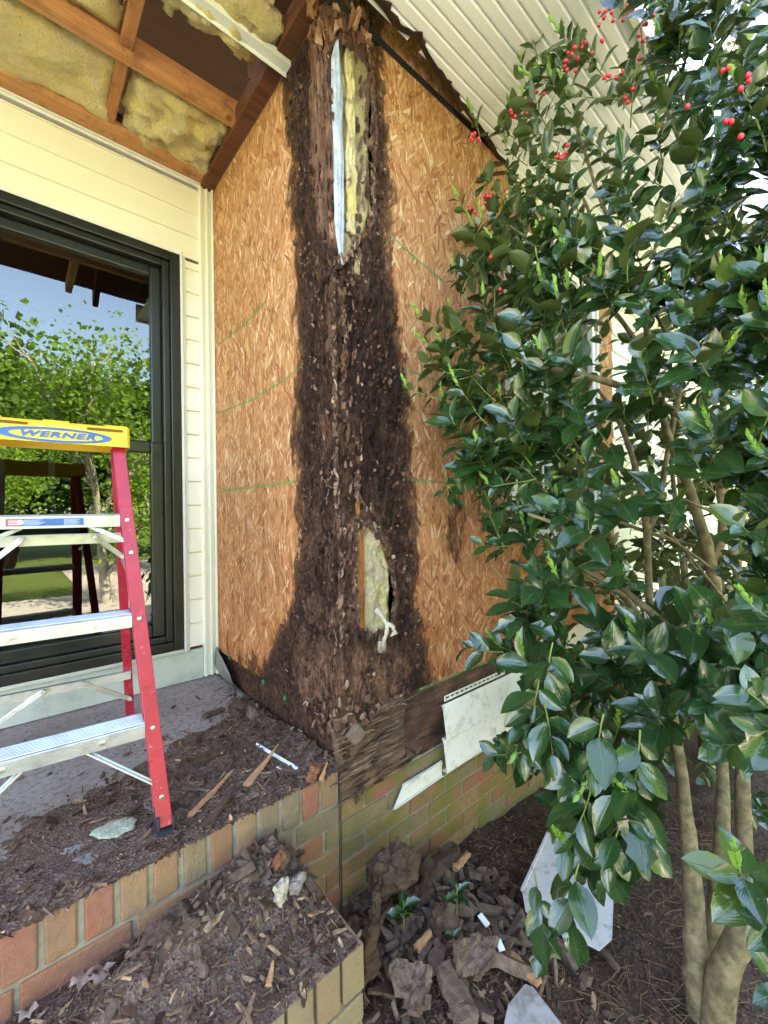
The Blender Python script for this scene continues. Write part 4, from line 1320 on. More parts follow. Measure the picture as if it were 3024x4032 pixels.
# ground
def gf():
    x = -.17 + abs(rnd.gauss(0, .45)); y = -.01 - abs(rnd.gauss(0, .4))
    if x < -.165 and y > -.36: return None
    return (x, y)
mb = MB(); scatter(mb, 6500, gf, ground_h, ls=(.006, .028), big=.10, bigl=(.03, .07), tilt=.45); tag(mb.build('wood_chips', m_chips, origin=True), 'dark wood chips and mulch on the soil beside the step', 'debris', kind='stuff')
mb = MB(); scatter(mb, 2000, gf, ground_h, ls=(.005, .02), big=.10, bigl=(.03, .06), tilt=.45); tag(mb.build('pale_wood_chips', m_chips2, origin=True), 'scattered pale chips on the soil by the foundation bricks', 'debris', kind='stuff')
mb = MB()
for k in range(900):
    x = rnd.uniform(.3, 1.6); y = rnd.uniform(-1.2, -.05); p = V((x, y, ground_h(x, y) + .006)); a = rnd.uniform(0, 6.3); l_ = rnd.uniform(.03, .09)
    q = p + V((math.cos(a), math.sin(a), rnd.uniform(-.05, .12))) * l_
    mb.tube([p, p.lerp(q, .5) + V((rnd.uniform(-.01, .01), rnd.uniform(-.01, .01), .004)), q], [.0011, .0011, .0006], 4)
tag(mb.build('pine_straw', mk_plain('dead_needles', (.17, .10, .06), .8), origin=True), 'dead needles and thin twigs over the mulch under the bush', 'litter', kind='stuff')

def piece(name, mat, label, cat, a, b, wd, th, taper=(1, .2), amp=.25, fr_=60, up=(0, 0, 1), n=26, parent=None, split=0, smooth=False):
    """a torn, splintery length of wood from a to b"""
    a, b = V(a), V(b); d = (b - a).normalized(); upv = V(up); s_ = d.cross(upv).normalized(); upv = s_.cross(d)
    mb = MB(); R = 14
    sd = rnd.uniform(0, 99)
    def fn(i, j):
        t = j / n; an = 2 * math.pi * i / R
        tp = lerp(taper[0], taper[1], t)
        c, s2 = math.cos(an), math.sin(an)
        cx = (abs(c) ** .6) * (1 if c > 0 else -1); sy = (abs(s2) ** .6) * (1 if s2 > 0 else -1)
        e = 1 + amp * fb((cx * 2 + sd, sy * 2, t * 5), 3)
        off = wd * .25 * noise.noise((t * 2.5, sd, 0))
        le = (b - a).length * (t + (.05 * noise.noise((cx * 3, sy * 3, sd)) if 0 < j < n else .09 * noise.noise((cx * 4, sy * 4, sd + j))))
        k_ = 1 if 0 < j < n else .75
        return a + d * le + s_ * (off + cx * wd * .5 * tp * e * k_) + upv * (sy * th * .5 * e * k_)
    P0 = len(mb.v)
    mb.grid(fn, R, n)
    mb.f.append(tuple(range(R))[::-1]); mb.mi.append(0)
    mb.f.append(tuple(n * (R + 1) + k for k in range(R))); mb.mi.append(0)
    o = mb.build(name, mat, origin=True, smooth=smooth)
    tag(o, label, cat)
    return o
def lump(name, mat, label, cat, c, r, sx=(1, 1, 1), amp=.35, fr_=18, n=26, m_=18, smooth=False):
    mb = MB(); sd = rnd.uniform(0, 50)
    mb.ball(c, r, n, m_, sx, lambda q: amp * fb((q.x * fr_ + sd, q.y * fr_, q.z * fr_), 4))
    o = mb.build(name, mat, origin=True, smooth=smooth); tag(o, label, cat); return o
def sheetpc(name, mat, label, cat, pts, th=.004, curl=.01, res=9, smooth=False, amp=.004):
    """thin piece spanned between four corner points, curled and ragged"""
    A, B, C_, D = [V(q) for q in pts]; mb = MB(); sd = rnd.uniform(0, 99)
    nr = (B - A).cross(D - A).normalized()
    def fn(i, j):
        u, v = i / res, j / res
        eu = u + .07 * noise.noise((v * 4, sd, 0)) * (i in (0, res)); ev = v + .07 * noise.noise((u * 4, sd, 7)) * (j in (0, res))
        p = A.lerp(B, eu).lerp(D.lerp(C_, eu), ev)
        return p + nr * (curl * (4 * (u - .5) ** 2) + amp * fb((u * 5 + sd, v * 3, 0), 3))
    res2 = res
    res = 18
    def skip(i, j):
        u, v = (i + .5) / res * 2 - 1, (j + .5) / res * 2 - 1
        return (abs(u) ** 3 + abs(v) ** 3) ** (1 / 3) > .90 + .22 * fb((u * 1.7 + sd, v * 1.7, 2), 3)
    mb.grid(fn, res, res, skip)
    o = mb.build(name, mat, origin=True, smooth=smooth, solid=th); tag(o, label, cat); return o
def S(x, y, z): return hit(x / K, y / K, 2, z)      # from photo pixels onto a level z
m_w_or = mk_wood('fresh_orange_splinter', (.34, .17, .085), (.50, .28, .15), 'x', 1.5, False)
m_w_dk = mk_wood('dark_rotten_wood', (.045, .026, .019), (.13, .078, .056), 'x', 1.6, False, dirt=(.035, .02, .015))
m_w_gr = mk_wood('grey_brown_bark', (.10, .064, .05), (.22, .148, .118), 'y', 1.4, False, dirt=(.05, .03, .022))
m_w_red = mk_wood('red_brown_wood', (.12, .045, .025), (.24, .10, .05), 'z', 1.4, False, dirt=(.05, .025, .015))
m_white = mk_plain('white_plastic_strip', (.72, .76, .80), .45, .5, var=.1, scale=20, dirt=(.4, .4, .42), dscale=30, dlo=.6)
m_dry = mk_plain('dry_leaf', (.36, .24, .20), .8, .2, var=.3, scale=40, bump=.6)
piece('wood_splinter', m_w_or, 'long tapering splinter lying across the white plastic strip on the porch', 'wood splinter', S(972, 3092, .015), S(1095, 2930, .05), .020, .007, (1.3, .15))
piece('wood_splinter', m_w_or, 'orange pointed splinter right of the ladder foot on the porch', 'wood splinter', S(748, 3212, .012), S(912, 3035, .03), .019, .008, (1, .35))
piece('wood_splinter', m_w_dk, 'dark stick with chalky pale flecks behind the porch edge bricks', 'wood splinter', S(812, 3262, .012), S(915, 3112, .03), .026, .014, (1, .4))
piece('wood_splinter', m_w_or, 'pale splinter leaning upright at the corner end of the porch edge', 'wood splinter', S(1265, 3075, .01), S(1288, 3000, .045), .018, .006, (1, .2), up=(0, -1, .2))
piece('wood_splinter', m_w_dk, 'dark blunt stick on the bare concrete near the grey flashing', 'wood splinter', S(803, 2822, .012), S(882, 2790, .012), .035, .014, (1, .8))
piece('wood_splinter', m_w_gr, 'pale flat sliver beside the orange pointed splinter on the porch', 'wood splinter', S(722, 3100, .012), S(862, 3118, .016), .014, .005, (1, .3))
piece('wood_splinter', m_w_gr, 'long weathered stick lying diagonally on the brick step', 'wood splinter', S(405, 4040, -.135), S(612, 3640, -.11), .026, .014, (.9, .8))
piece('wood_splinter', m_w_or, 'short yellowish chip standing out near the front of the brick step', 'wood splinter', S(1058, 3885, -.145), S(1075, 3785, -.135), .014, .006, (1, .4))
piece('wood_splinter', m_w_or, 'two pronged pale sliver in the middle of the brick step', 'wood splinter', S(645, 3880, -.145), S(705, 3778, -.14), .012, .006, (1, .3))
piece('wood_chunk', m_w_red, 'red brown wood chunk at the corner end of the porch litter', 'wood chunk', S(1225, 3065, .01), S(1250, 3010, .055), .045, .03, (1, .7), .4)
piece('wood_chunk', m_w_red, 'upright rusty brown shard on top of the step heap', 'wood chunk', S(1100, 3390, -.09), S(1112, 3372, -.025), .040, .022, (1, .5), .4, up=(0, -1, .1))
piece('wood_chunk', m_w_gr, 'pale splintery slab behind the rusty shard on the step heap', 'wood chunk', S(880, 3480, -.10), S(1035, 3420, -.075), .045, .018, (1, .6), .35)
sheetpc('wood_chunk', m_w_gr, 'flat grey brown board fragment leaning on the wet rim board', 'wood chunk', [S(972, 2835, .004), S(1030, 2855, .004), S(1015, 2790, .030), S(975, 2775, .035)], .010, .002)
sheetpc('wood_chunk', m_w_dk, 'broad dark plate of rotten board on the porch right of the ladder', 'wood chunk', [S(905, 3000, .008), S(1030, 2985, .014), S(985, 2910, .018), S(890, 2930, .014)], .007, .003)
sheetpc('wood_chunk', m_w_dk, 'long dark layered plate left of the white plastic strip', 'wood chunk', [S(760, 3020, .012), S(905, 2960, .02), S(890, 2930, .018), S(745, 2985, .01)], .007, .003)
sheetpc('wood_chunk', m_w_gr, 'curled plate of bark coloured wood in the middle of the brick step', 'wood chunk', [S(720, 3850, -.145), S(835, 3860, -.13), S(800, 3760, -.12), S(700, 3780, -.14)], .006, .012)
sheetpc('wood_chunk', m_w_gr, 'greyish ragged flake near the left front of the brick step', 'wood chunk', [S(570, 3780, -.14), S(660, 3790, -.13), S(650, 3700, -.12), S(580, 3710, -.14)], .006, .010)
lump('wood_chunk', m_w_dk, 'black furry lump of rot on the step against the porch bricks', 'wood chunk', S(705, 3660, -.11), .050, (1.25, .8, .75), .6, 26, 40, 26)
lump('wood_chunk', m_w_dk, 'round fibrous lump of rot on the soil against the mossy bricks', 'wood chunk', at(1545 / K, 3420 / K, 1.30), .072, (1.1, .7, .9), .5, 24, 44, 30)
piece('wood_chunk', m_w_dk, 'thick dark rotten block right of the round lump by the bricks', 'wood chunk', S(1650, 3470, -.43), S(1800, 3350, -.44), .075, .055, (1, .7), .4)
piece('wood_chunk', m_w_or, 'orange broken wood face at the end of the dark block by the bricks', 'wood chunk', S(1790, 3420, -.41), S(1850, 3365, -.40), .022, .018, (1, .5), .4)
piece('wood_chunk', m_w_dk, 'upright dark shard against the right end of the brick step', 'wood chunk', at(1475 / K, 3620 / K, 1.12), at(1482 / K, 3510 / K, 1.14), .035, .018, (1, .6), .4, up=(0, -1, 0))
piece('wood_chunk', m_w_gr, 'weathered short plank pointing towards the step on the soil', 'wood chunk', S(1740, 3800, -.39), S(1850, 4040, -.40), .062, .030, (.8, 1), .25)
sheetpc('wood_chunk', m_w_gr, 'large ragged sheet of grey rotten wood beside the step corner', 'wood chunk', [S(1560, 3960, -.42), S(1680, 3990, -.40), S(1720, 3780, -.37), S(1540, 3760, -.37)], .016, .02, 12, amp=.012)
sheetpc('wood_chunk', m_w_gr, 'broad brown sheet of rotten wood left of the metal strip', 'wood chunk', [S(1780, 3880, -.40), S(1940, 3820, -.41), S(1950, 3660, -.39), S(1790, 3690, -.37)], .014, .02, 12, amp=.010)
piece('wood_chunk', m_w_or, 'reddish split board pointing away from the white siding panel', 'wood chunk', S(2010, 3760, -.45), S(2120, 3870, -.45), .030, .018, (.8, 1), .25)
piece('wood_chunk', m_w_gr, 'long flat stick across the soil below the white siding panel', 'wood chunk', S(1960, 3690, -.46), S(2200, 3740, -.48), .018, .012, (1, .6), .25)
piece('wood_chunk', m_w_or, 'small orange chunk beside the lone holly seedling', 'wood chunk', S(1640, 3740, -.39), S(1690, 3665, -.38), .022, .014, (1, .7), .3)
piece('wood_chunk', m_w_dk, 'dark block wedged in front of the round fibrous lump', 'wood chunk', S(1560, 3560, -.42), S(1700, 3500, -.42), .060, .045, (1, .8), .45)
piece('wood_chunk', m_w_dk, 'dark standing slab between the seedlings and the step', 'wood chunk', at(1450 / K, 3850 / K, 1.08), at(1470 / K, 3640 / K, 1.08), .055, .02, (1, .7), .35, up=(0, -1, 0))
piece('wood_chunk', m_w_dk, 'half buried dark shard behind the two seedlings', 'wood chunk', S(1700, 3680, -.42), S(1740, 3580, -.36), .05, .03, (1, .6), .4)
# heaped broken pieces near the wall on the step and by the corner, too many to tell apart
def heap(n, f, mat, label, sz):
    mb = MB()
    for k in range(n):
        x, y, z = f(); l_ = rnd.uniform(*sz)
        b0 = len(mb.v)
        chip(mb, (x, y, z), l_, l_ * rnd.uniform(.2, .6), l_ * rnd.uniform(.08, .26), rnd.uniform(0, 6.3), rnd.gauss(0, .6), rnd.gauss(0, .6))
    tag(mb.build('wood_fragments', mat, origin=True, bevel=.001), label, 'debris', kind='stuff')
def hs():
    x = -.27 + rnd.gauss(0, .10); y = -.05 - abs(rnd.gauss(0, .05)); x = min(x, -.20)
    return x, y, sh(x, y) + rnd.uniform(-.005, .012)
heap(130, hs, m_w_gr, 'heap of broken rotten wood pieces on the step against the porch bricks', (.02, .06))
heap(36, hs, m_w_dk, 'bigger dark wood plates among the pieces heaped on the step', (.04, .09))
def hg():
    x = rnd.uniform(-.15, .55); y = -.02 - abs(rnd.gauss(0, .25))
    return x, y, ground_h(x, y) + rnd.uniform(0, .02)
heap(260, hg, m_w_gr, 'broken rotten wood pieces heaped on the soil beside the step', (.025, .085))
heap(70, hg, m_w_gr, 'large flat rotten wood plates on top of the heap beside the step', (.06, .13))
heap(120, hg, m_w_dk, 'darker broken wood pieces among the heap beside the step', (.03, .09))
def hp():
    x = -abs(rnd.gauss(0, .22)) - .01; y = rnd.uniform(.03, .55)
    return x, y, max(ph(x, y), .001) + .003
heap(90, hp, m_w_dk, 'thicker dark wood fragments in the porch litter near the corner', (.015, .05))
# square block lodged at the foot of the corner
mb = MB(); c = at(1400 / K, 2892 / K, 1.335); mb.obox(c, (.8, -.1, .6), (-.6, -.05, .8), (0, -1, .1), .024, .024, .012)
mb.tube([c + V((0, -.012, .001)), c + V((0, -.0135, .001))], .005, 10)
tag(mb.build('wood_block', mk_wood('greyish_block', (.13, .085, .065), (.24, .17, .13), 'x', 1.5, False), origin=True, bevel=.003), 'small square wood block lodged at the foot of the rotten corner', 'wood block')
# white strips
mb = MB(); a = S(1010, 2932, .018); b = S(1170, 3026, .016); mb.bar(a, b, .010, .004, (0, 0, 1) if False else (b - a).cross(V((0, 0, 1)))); mb.bar(a + V((0, 0, .004)), a.lerp(b, .93) + V((0, 0, .004)), .003, .006, (b - a).cross(V((0, 0, 1))))
tag(mb.build('plastic_strip', m_white, origin=True, bevel=.001), 'white ribbed plastic strip lying in the porch litter', 'plastic strip')
mb = MB(); mb.bar(S(1072, 3012, .014), S(1112, 3034, .012), .006, .003, (0, 0, 1)); tag(mb.build('plastic_strip', m_white, origin=True), 'tiny white strip fragment in front of the long ribbed one', 'plastic strip')
for p0, p1, lb in (((1888, 3600), (1922, 3645), 'small shiny white metal strip right of the seedlings'), ((1960, 3700), (1978, 3745), 'short shiny metal scrap nearest the broad brown wood sheet')):
    mb = MB(); a, b = S(*p0, -.40), S(*p1, -.41); mb.bar(a, b, .018, .002, (b - a).cross(V((0, 0, 1)))); tag(mb.build('metal_strip', m_white, origin=True), lb, 'metal strip')
lump('foam_scrap', m_tuft, 'crumpled white scrap at the foot of the wet rim board', 'scrap', S(1150, 2873, .018), .012, (1, .7, .9), .5, 60, 14, 10)
lump('insulation_scrap', mk_plain('greenish_fibre', (.40, .42, .33), .95, .1, var=.25, scale=60, bump=1, bscale=200), 'flattened pale green grey insulation scrap left of the ladder foot', 'insulation scrap', S(462, 3258, .012), .045, (1.1, .8, .16), .5, 30, 30, 14)
lump('insulation_scrap', m_tuft, 'crumpled grey white insulation wad on the step heap', 'insulation scrap', S(1105, 3520, -.11), .024, (.8, .7, 1.5), .7, 34, 34, 26)
lump('insulation_scrap', m_tuft, 'greyer insulation wad right of the white wad on the step heap', 'insulation scrap', S(1168, 3480, -.11), .028, (.9, .6, .8), .7, 38, 34, 26).data.materials[0] = mk_plain('dirty_fibre', (.26, .22, .20), .95, .1, var=.4, scale=50, bump=1, bscale=160)
def dryleaf(p, r, yaw, label):
    mb = MB(); P = [V(p)]; n = 14
    for k in range(n):
        an = 2 * math.pi * k / n + yaw; rr_ = r * (1 if k % 2 else .55) * rnd.uniform(.75, 1.1)
        P.append(V(p) + V((math.cos(an) * rr_, math.sin(an) * rr_ * .8, .010 * rnd.random() + .008 * math.cos(2 * an))))
    mb.add(P, [(0, k + 1, (k + 1) % n + 1) for k in range(n)])
    tag(mb.build('dry_leaf', m_dry, origin=True, solid=.0008, smooth=True), label, 'dry leaf')
dryleaf(S(600, 3850, -.138), .032, .3, 'pinkish curled dry leaf beside the long stick on the step')
dryleaf(S(320, 3860, -.138), .026, 1.3, 'dry leaf at the left of the long stick on the step')
dryleaf(S(395, 3840, -.135), .028, 2.0, 'dry leaf between the long stick and the leftmost dry leaf')
dryleaf(S(110, 3985, -.150), .020, 2.6, 'small pale dry leaf at the bottom left of the step')
# flashing sheet in the inner corner
mb = MB()
fa = [hit(x, y, 2, z) for x, y, z in ((468, 1452, .0), (478, 1462, .0), (500, 1480, .0), (522, 1492, 0), (541, 1506, .0))]
ft = [V((-.012, 1.04, .150)), V((-.020, .98, .135)), V((-.030, .90, .120)), V((-.030, .82, .08)), V((-.030, .745, .012))]
P = []
for k in range(5):
    for j in range(6):
        q = V(fa[k]).lerp(ft[k], j / 5); q.x -= .012 * math.sin(j / 5 * 3.1) ; q.x += .004 * noise.noise(q * 30); P.append(q)
mb.add(P, [(k * 6 + j, k * 6 + j + 1, (k + 1) * 6 + j + 1, (k + 1) * 6 + j) for k in range(4) for j in range(5)])
tag(mb.build('flashing_sheet', m_grey, origin=True, smooth=True, solid=.0015), 'bent grey flashing sheet curling out of the inner porch corner', 'flashing')
# loose panels on the ground
def flat(label, pts, zs, mat, rib=None, name='siding_panel'):
    mb = MB(); P = [S(x, y, z) for (x, y), z in zip(pts, zs)]
    mb.prism(P, (0, 0, .002))
    if rib:
        for i, j, f_ in rib:
            a, b = P[i], P[j]
            mb.bar(a + V((0, 0, .006)), b + V((0, 0, .006)), .008, .009, (b - a).cross(V((0, 0, 1))))
    tag(mb.build(name, mat, origin=True), label, 'siding panel')
m_pan = mk_plain('pale_lilac_vinyl', (.60, .57, .58), .5, .4, var=.08, dirt=(.20, .15, .12), dscale=28, dlo=.50, dhi=.70)
flat('long white siding panel sloping away along the soil towards the wall', [(2055, 3512), (2200, 3190), (2260, 3215), (2300, 3300), (2225, 3480), (2183, 3649), (2069, 3592), (2060, 3530)], [-.47] * 8, m_pan, [(0, 1, 0)])
flat('second white panel under the hanging leaves right of the long one', [(2200, 3640), (2235, 3480), (2330, 3330), (2420, 3420), (2410, 3700), (2360, 3745), (2250, 3690)], [-.475] * 7, m_pan)
flat('pale grey triangular panel end at the bottom of the picture', [(1980, 4060), (2000, 3960), (2068, 3876), (2100, 3890), (2230, 4060)], [-.43] * 5, mk_plain('grey_panel', (.42, .39, .40), .6, .3, var=.1, dirt=(.20, .15, .12), dscale=22, dlo=.46, dhi=.66), name='grey_panel')
# ================================================================ BUSH
m_leaf = mk_leaf('holly_leaf', (.011, .040, .013), (.018, .058, .017), (.060, .085, .020), .15, .05, (.12, .28, .03))
for _nd in m_leaf.node_tree.nodes:
    if _nd.type == 'BSDF_PRINCIPLED':
        _nd.inputs['Specular IOR Level'].default_value = .6
        _nd.inputs['Coat Weight'].default_value = .4
        _nd.inputs['Coat Roughness'].default_value = .05
m_young = mk_leaf('young_holly_leaf', (.16, .34, .04), (.24, .44, .06), (.22, .40, .08), .35, .3, (.4, .7, .1))
m_bark = mk_plain('pale_smooth_bark', (.20, .155, .085), .85, .2, var=.45, scale=24, dirt=(.085, .075, .04), dscale=34, dlo=.46, dhi=.62, bump=1.0, bscale=45)
m_twig = mk_plain('green_twig', (.17, .22, .05), .6, .3, var=.3, scale=40)
m_berry = mk_plain('red_berry', (.62, .015, .03), .22, .6, var=.2, scale=30)
def leaf(mb, base, d, nrm, L_, W_, fold=.18, bend=.25, spiny=False):
    d = V(d).normalized(); nrm = V(nrm); nrm = (nrm - d * nrm.dot(d))
    if nrm.length < 1e-3: nrm = V((0, 0, 1)) - d * d.z
    nrm.normalize(); s_ = d.cross(nrm)
    nu = 6
    P = []; uv = []
    prof = (.05, .70, .97, 1.0, .88, .58, .03)
    tw = rnd.uniform(-.3, .3); ph_ = rnd.uniform(0, 6)
    for k in range(nu + 1):
        t = k / nu
        wk = W_ * .5 * prof[k]
        c = base + d * (L_ * t) - nrm * (bend * L_ * t * t) 
        a = tw * t
        ss = s_ * math.cos(a) + nrm * math.sin(a)
        for q in (-1, -.55, 0, .55, 1):
            e = 1
            if spiny and abs(q) == 1: e = 1.28 if k in (2, 4) else .82
            P.append(c + ss * wk * q * e + nrm * (fold * wk * (q * q) * 1.2 - fold * .15 * wk + .035 * W_ * math.sin(ph_ + t * 9 + q * 2) * abs(q)))
            uv.append((.5 + q * .5, t))
    fs = [(k * 5 + j, k * 5 + j + 1, (k + 1) * 5 + j + 1, (k + 1) * 5 + j) for k in range(nu) for j in range(4)]
    mb.add(P, fs, uv)
LV, YG, TW = MB(), MB(), MB()
LV.uv = []; YG.uv = []
def rvec(): return V((rnd.gauss(0, 1), rnd.gauss(0, 1), rnd.gauss(0, 1))).normalized()
BC = V((.85, -.75, 0))
CLEAR = [(900, 1500), (960, 1490), (1125, 1425), (1150, 1500), (1135, 1580), (1010, 1640), (820, 1760), (800, 1600)]
def twig(p, d, Ln, n, ls, young=.3, spiny=.12, droop=.0, r0=.0022):
    d = V(d).normalized(); pts = [V(p)]; dd = d.copy()
    steps_ = 5
    for k in range(steps_):
        dd = (dd + rvec() * .12 + V((0, 0, .06 - droop))).normalized()
        pts.append(pts[-1] + dd * Ln / steps_)
    pj = proj(pts[-1])
    if inpoly(pj[0], pj[1], CLEAR): return pts[-1], dd
    TW.tube(pts, [r0 * (1 - .13 * k) for k in range(steps_ + 1)], 5, False)
    outn = V(p) - V((BC.x, BC.y, V(p).z)); outn = (outn.normalized() if outn.length > .05 else outn) + (CAM - V(p)).normalized() * .5
    ph_ = rnd.uniform(0, 6.28)
    for k in range(n):
        t = .12 + .88 * (k + .5) / n
        s_ = t * steps_; i = min(int(s_), steps_ - 1)
        q = pts[i].lerp(pts[i + 1], s_ - i); ax_ = (pts[i + 1] - pts[i]).normalized()
        ph_ += 2.4 + rnd.uniform(-.3, .3)
        a = ax_.cross(V((.3, .2, 1))).normalized(); b = ax_.cross(a)
        rad = a * math.cos(ph_) + b * math.sin(ph_)
        open_ = lerp(1.15, .55, t)
        ld = (ax_ * math.cos(open_) + rad * math.sin(open_) + V((0, 0, -.12)) + rvec() * .15).normalized()
        nr = (outn * .55 - rad * .15 + V((0, 0, .80)) + rvec() * .55)
        sz = ls * rnd.uniform(.62, 1.38) * (1 if k < n - 2 else .8)
        leaf(LV, q + ld * .004, ld, nr, sz, sz * rnd.uniform(.50, .64), rnd.uniform(.1, .4), rnd.uniform(.05, .35), rnd.random() < spiny)
    tip = pts[-1]
    if rnd.random() < young: shoot(tip, dd, rnd.uniform(.03, .07))
    return tip, dd
def shoot(p, d, Ln, ls=.025):
    d = (V(d) * .7 + V((0, 0, .6)) + rvec() * .35).normalized()
    n = int(Ln / .011) + 3
    e = V(p) + d * Ln
    TW.tube([p, V(p).lerp(e, .5) + rvec() * .003, e], [.0016, .0013, .0008], 5, False)
    ph_ = rnd.uniform(0, 6)
    for k in range(n):
        t = (k + .6) / n; ph_ += 2.4
        q = V(p).lerp(e, t); a = d.cross(V((.2, 1, .1))).normalized(); b = d.cross(a)
        rad = a * math.cos(ph_) + b * math.sin(ph_)
        ld = (d * lerp(.8, 1.5, t) + rad * .6).normalized()
        sz = ls * rnd.uniform(.7, 1.2) * lerp(1, .75, t)
        leaf(YG, q, ld, d * .2 - rad + rvec() * .2, sz, sz * .45, .5, -.15)
# crown silhouette (width-1659 sketch pixels) with the nearest depth
SIL = [(1270, -60), (1255, 60), (1195, 75), (1150, 150), (1130, 215), (1075, 260), (1035, 300), (1020, 360), (1040, 420), (1008, 480), (985, 560), (965, 640), (925, 705), (905, 780), (885, 835), (945, 870), (935, 930), (985, 985), (975, 1030), (1000, 1100), (1050, 1140), (1055, 1200), (1100, 1250), (1098, 1330), (1060, 1400), (1010, 1415), (1075, 1500), (1060, 1600), (1120, 1690), (1200, 1730), (1210, 1800), (1255, 1870), (1240, 1900), (1290, 1960), (1330, 1905), (1400, 1800), (1450, 1650), (1560, 1560), (1720, 1500), (1720, -60)]
def depth_near(x, y):
    # the crown bulges towards the lens to the right and below
    base = interp([(880, 1.42), (1000, 1.25), (1200, 1.02), (1400, .92), (1660, .84)], x)
    return base + .30 * sstep(1000, 100, y) * sstep(1660, 1100, x) - .08 * sstep(1300, 1800, y)
cnt = 0
def wall_t(x):
    r = ray(x * K, 2016); return (-.05 - CAM.y) / r.y if r.y > .02 else 9
tries = 0
while cnt < 700 and tries < 20000:
    tries += 1
    x = rnd.uniform(860, 1800); y = rnd.uniform(-160, 1960)
    e = polydist(min(x, 1700), max(y, -50), SIL)
    if e < 14: continue
    # sparse window where the bare limbs show
    sparse = (1290 < x < 1720 and 830 < y < 1360 and rnd.random() < .80) or (1200 < x < 1500 and 1050 < y < 1300 and rnd.random() < .3) or (1420 < x < 1560 and 1450 < y < 1560 and rnd.random() < .5)
    t0 = depth_near(x, y)
    lay = rnd.random()
    t = t0 + (.02 + .20 * lay / .45 if lay < .45 else rnd.uniform(.2, 1.0)) 
    if sparse and t < 1.75: t = 1.8 + rnd.random() * .6
    if e < 60: t = min(t, t0 + rnd.uniform(.0, .25))
    wt = wall_t(x)
    if t > wt - .10:
        t = wt - rnd.uniform(.10, .22)
        if t < t0 - .15: continue
    p = at(x, y, t)
    if p.y > -.09 or p.z < -.40: continue
    out = (p - V((BC.x, BC.y, p.z))); out.z = 0
    out = out.normalized() if out.length > .05 else rvec()
    tocam = (CAM - p).normalized()
    d = out * .7 + tocam * .35 + V((0, 0, .55 if p.z > .6 else .15)) + rvec() * .45
    Ln = rnd.uniform(.08, .17)
    if e < 40: Ln *= .7
    # start back from the point so the tip sits there
    dn = d.normalized(); start = p - dn * Ln * .8
    if start.y > -.06: start.y = -.06
    big = .074 if t < 1.25 else .070
    if y < 500: big *= .86
    twig(start, d, Ln, rnd.randint(6, 10), big, young=.30 if e < 200 else .14)
    cnt += 1
for k in range(150):
    x, y = rnd.uniform(930, 1220), rnd.uniform(450, 1280)
    if polydist(x, y, SIL) < 20: continue
    t0 = depth_near(x, y); wt = wall_t(x)
    if wt - .12 < t0: continue
    p = at(x, y, rnd.uniform(t0 + .05, wt - .12))
    if p.y > -.09: continue
    d = -RD0 * .6 + V((0, 0, .2)) + rvec() * .7
    twig(p - d.normalized() * .1, d, .13, rnd.randint(7, 10), .062, young=.2)
# sprigs that stand out of the outline
for x, y, t, dx, dz in ((1148, 75, 1.45, -.1, 1), (1090, 330, 1.55, -.6, .3), (1025, 250, 1.6, -.1, .9), (1130, 150, 1.5, 0, 1), (995, 440, 1.55, -.4, .8), (1040, 480, 1.5, -.1, 1), (985, 590, 1.5, -.3, 1),
                        (930, 745, 1.45, -.9, .1), (885, 845, 1.40, -1, .15), (910, 700, 1.45, -.8, .4), (960, 1075, 1.35, -.5, -.7), (985, 1080, 1.35, .3, -.8), (1005, 1040, 1.35, -.6, -.1), (1010, 1415, 1.15, -1, -.05),
                        (1045, 1180, 1.3, -.8, -.1), (1065, 1640, 1.05, -.9, -.4), (1050, 1600, 1.05, -.8, .5), (1110, 1600, 1.0, -.2, -.8), (1250, 60, 1.4, 0, 1), (1215, 130, 1.4, .1, 1)):
    p = at(x, y, t)
    d = RD0 * dx + V((0, 0, dz)) + rvec() * .15
    twig(p - d.normalized() * .10, d, .11, 6, .045 if y < 1100 else .055, young=.9 if y < 900 else .3, droop=.0)
# hanging low sprigs in front of the soil
for x, y, t in ((1225, 1700, .92), (1250, 1820, .86), (1300, 1880, .86), (1210, 1960, .92), (1190, 2010, .92), (1370, 1820, .86), (1150, 1560, .98), (1200, 1620, .92), (1330, 1740, .84), (1290, 1650, .86), (1390, 1700, .82), (1180, 1480, 1.0)):
    p = at(x, y, t); d = RD0 * rnd.uniform(-.5, .1) + V((0, 0, -.6)) + VD * -.15 + rvec() * .2
    twig(p - d.normalized() * .10, d, .12, 9, .068, young=.5, droop=.12)
# big leaves at the right edge, close to the lens
for x, y, t, s_ in ((1590, 1920, .62, .070), (1640, 1990, .60, .075), (1655, 1600, .70, .07), (1600, 1500, .72, .07), (1560, 1620, .75, .07), (1640, 1330, .75, .07), (1660, 2130, .70, .065), (1600, 1150, .85, .065), (1640, 1000, .85, .065), (1620, 700, .9, .065), (1500, 800, 1.0, .065), (1560, 640, .95, .065)):
    p = at(x, y, t); d = RD0 * -.6 + V((0, 0, .15)) + VD * -.2 + rvec() * .3
    twig(p - d.normalized() * .09, d, .10, 7, s_ * .85, young=.4)
FB, TB = MB(), MB()
_a, _b = LV, TW
LV, TW = FB, TB; FB.uv = []
for k in range(240):
    p = V((rnd.uniform(1.45, 3.0), rnd.uniform(-.85, -.12), rnd.uniform(-.50, 2.0)))
    d = V((-.5, -.4, .4)) + rvec() * .8
    twig(p, d, .16, 7, .078, young=0)
LV, TW = _a, _b
B2 = empty('evergreen_shrub', 'dark evergreen shrub behind the holly bush, filling the gap towards the house end', 'shrub', (2.2, -.5, -.62))
FB.build('foliage', m_leaf, B2, smooth=True); tag(TB.build('twigs', m_twig, B2, smooth=True), kind='stuff')
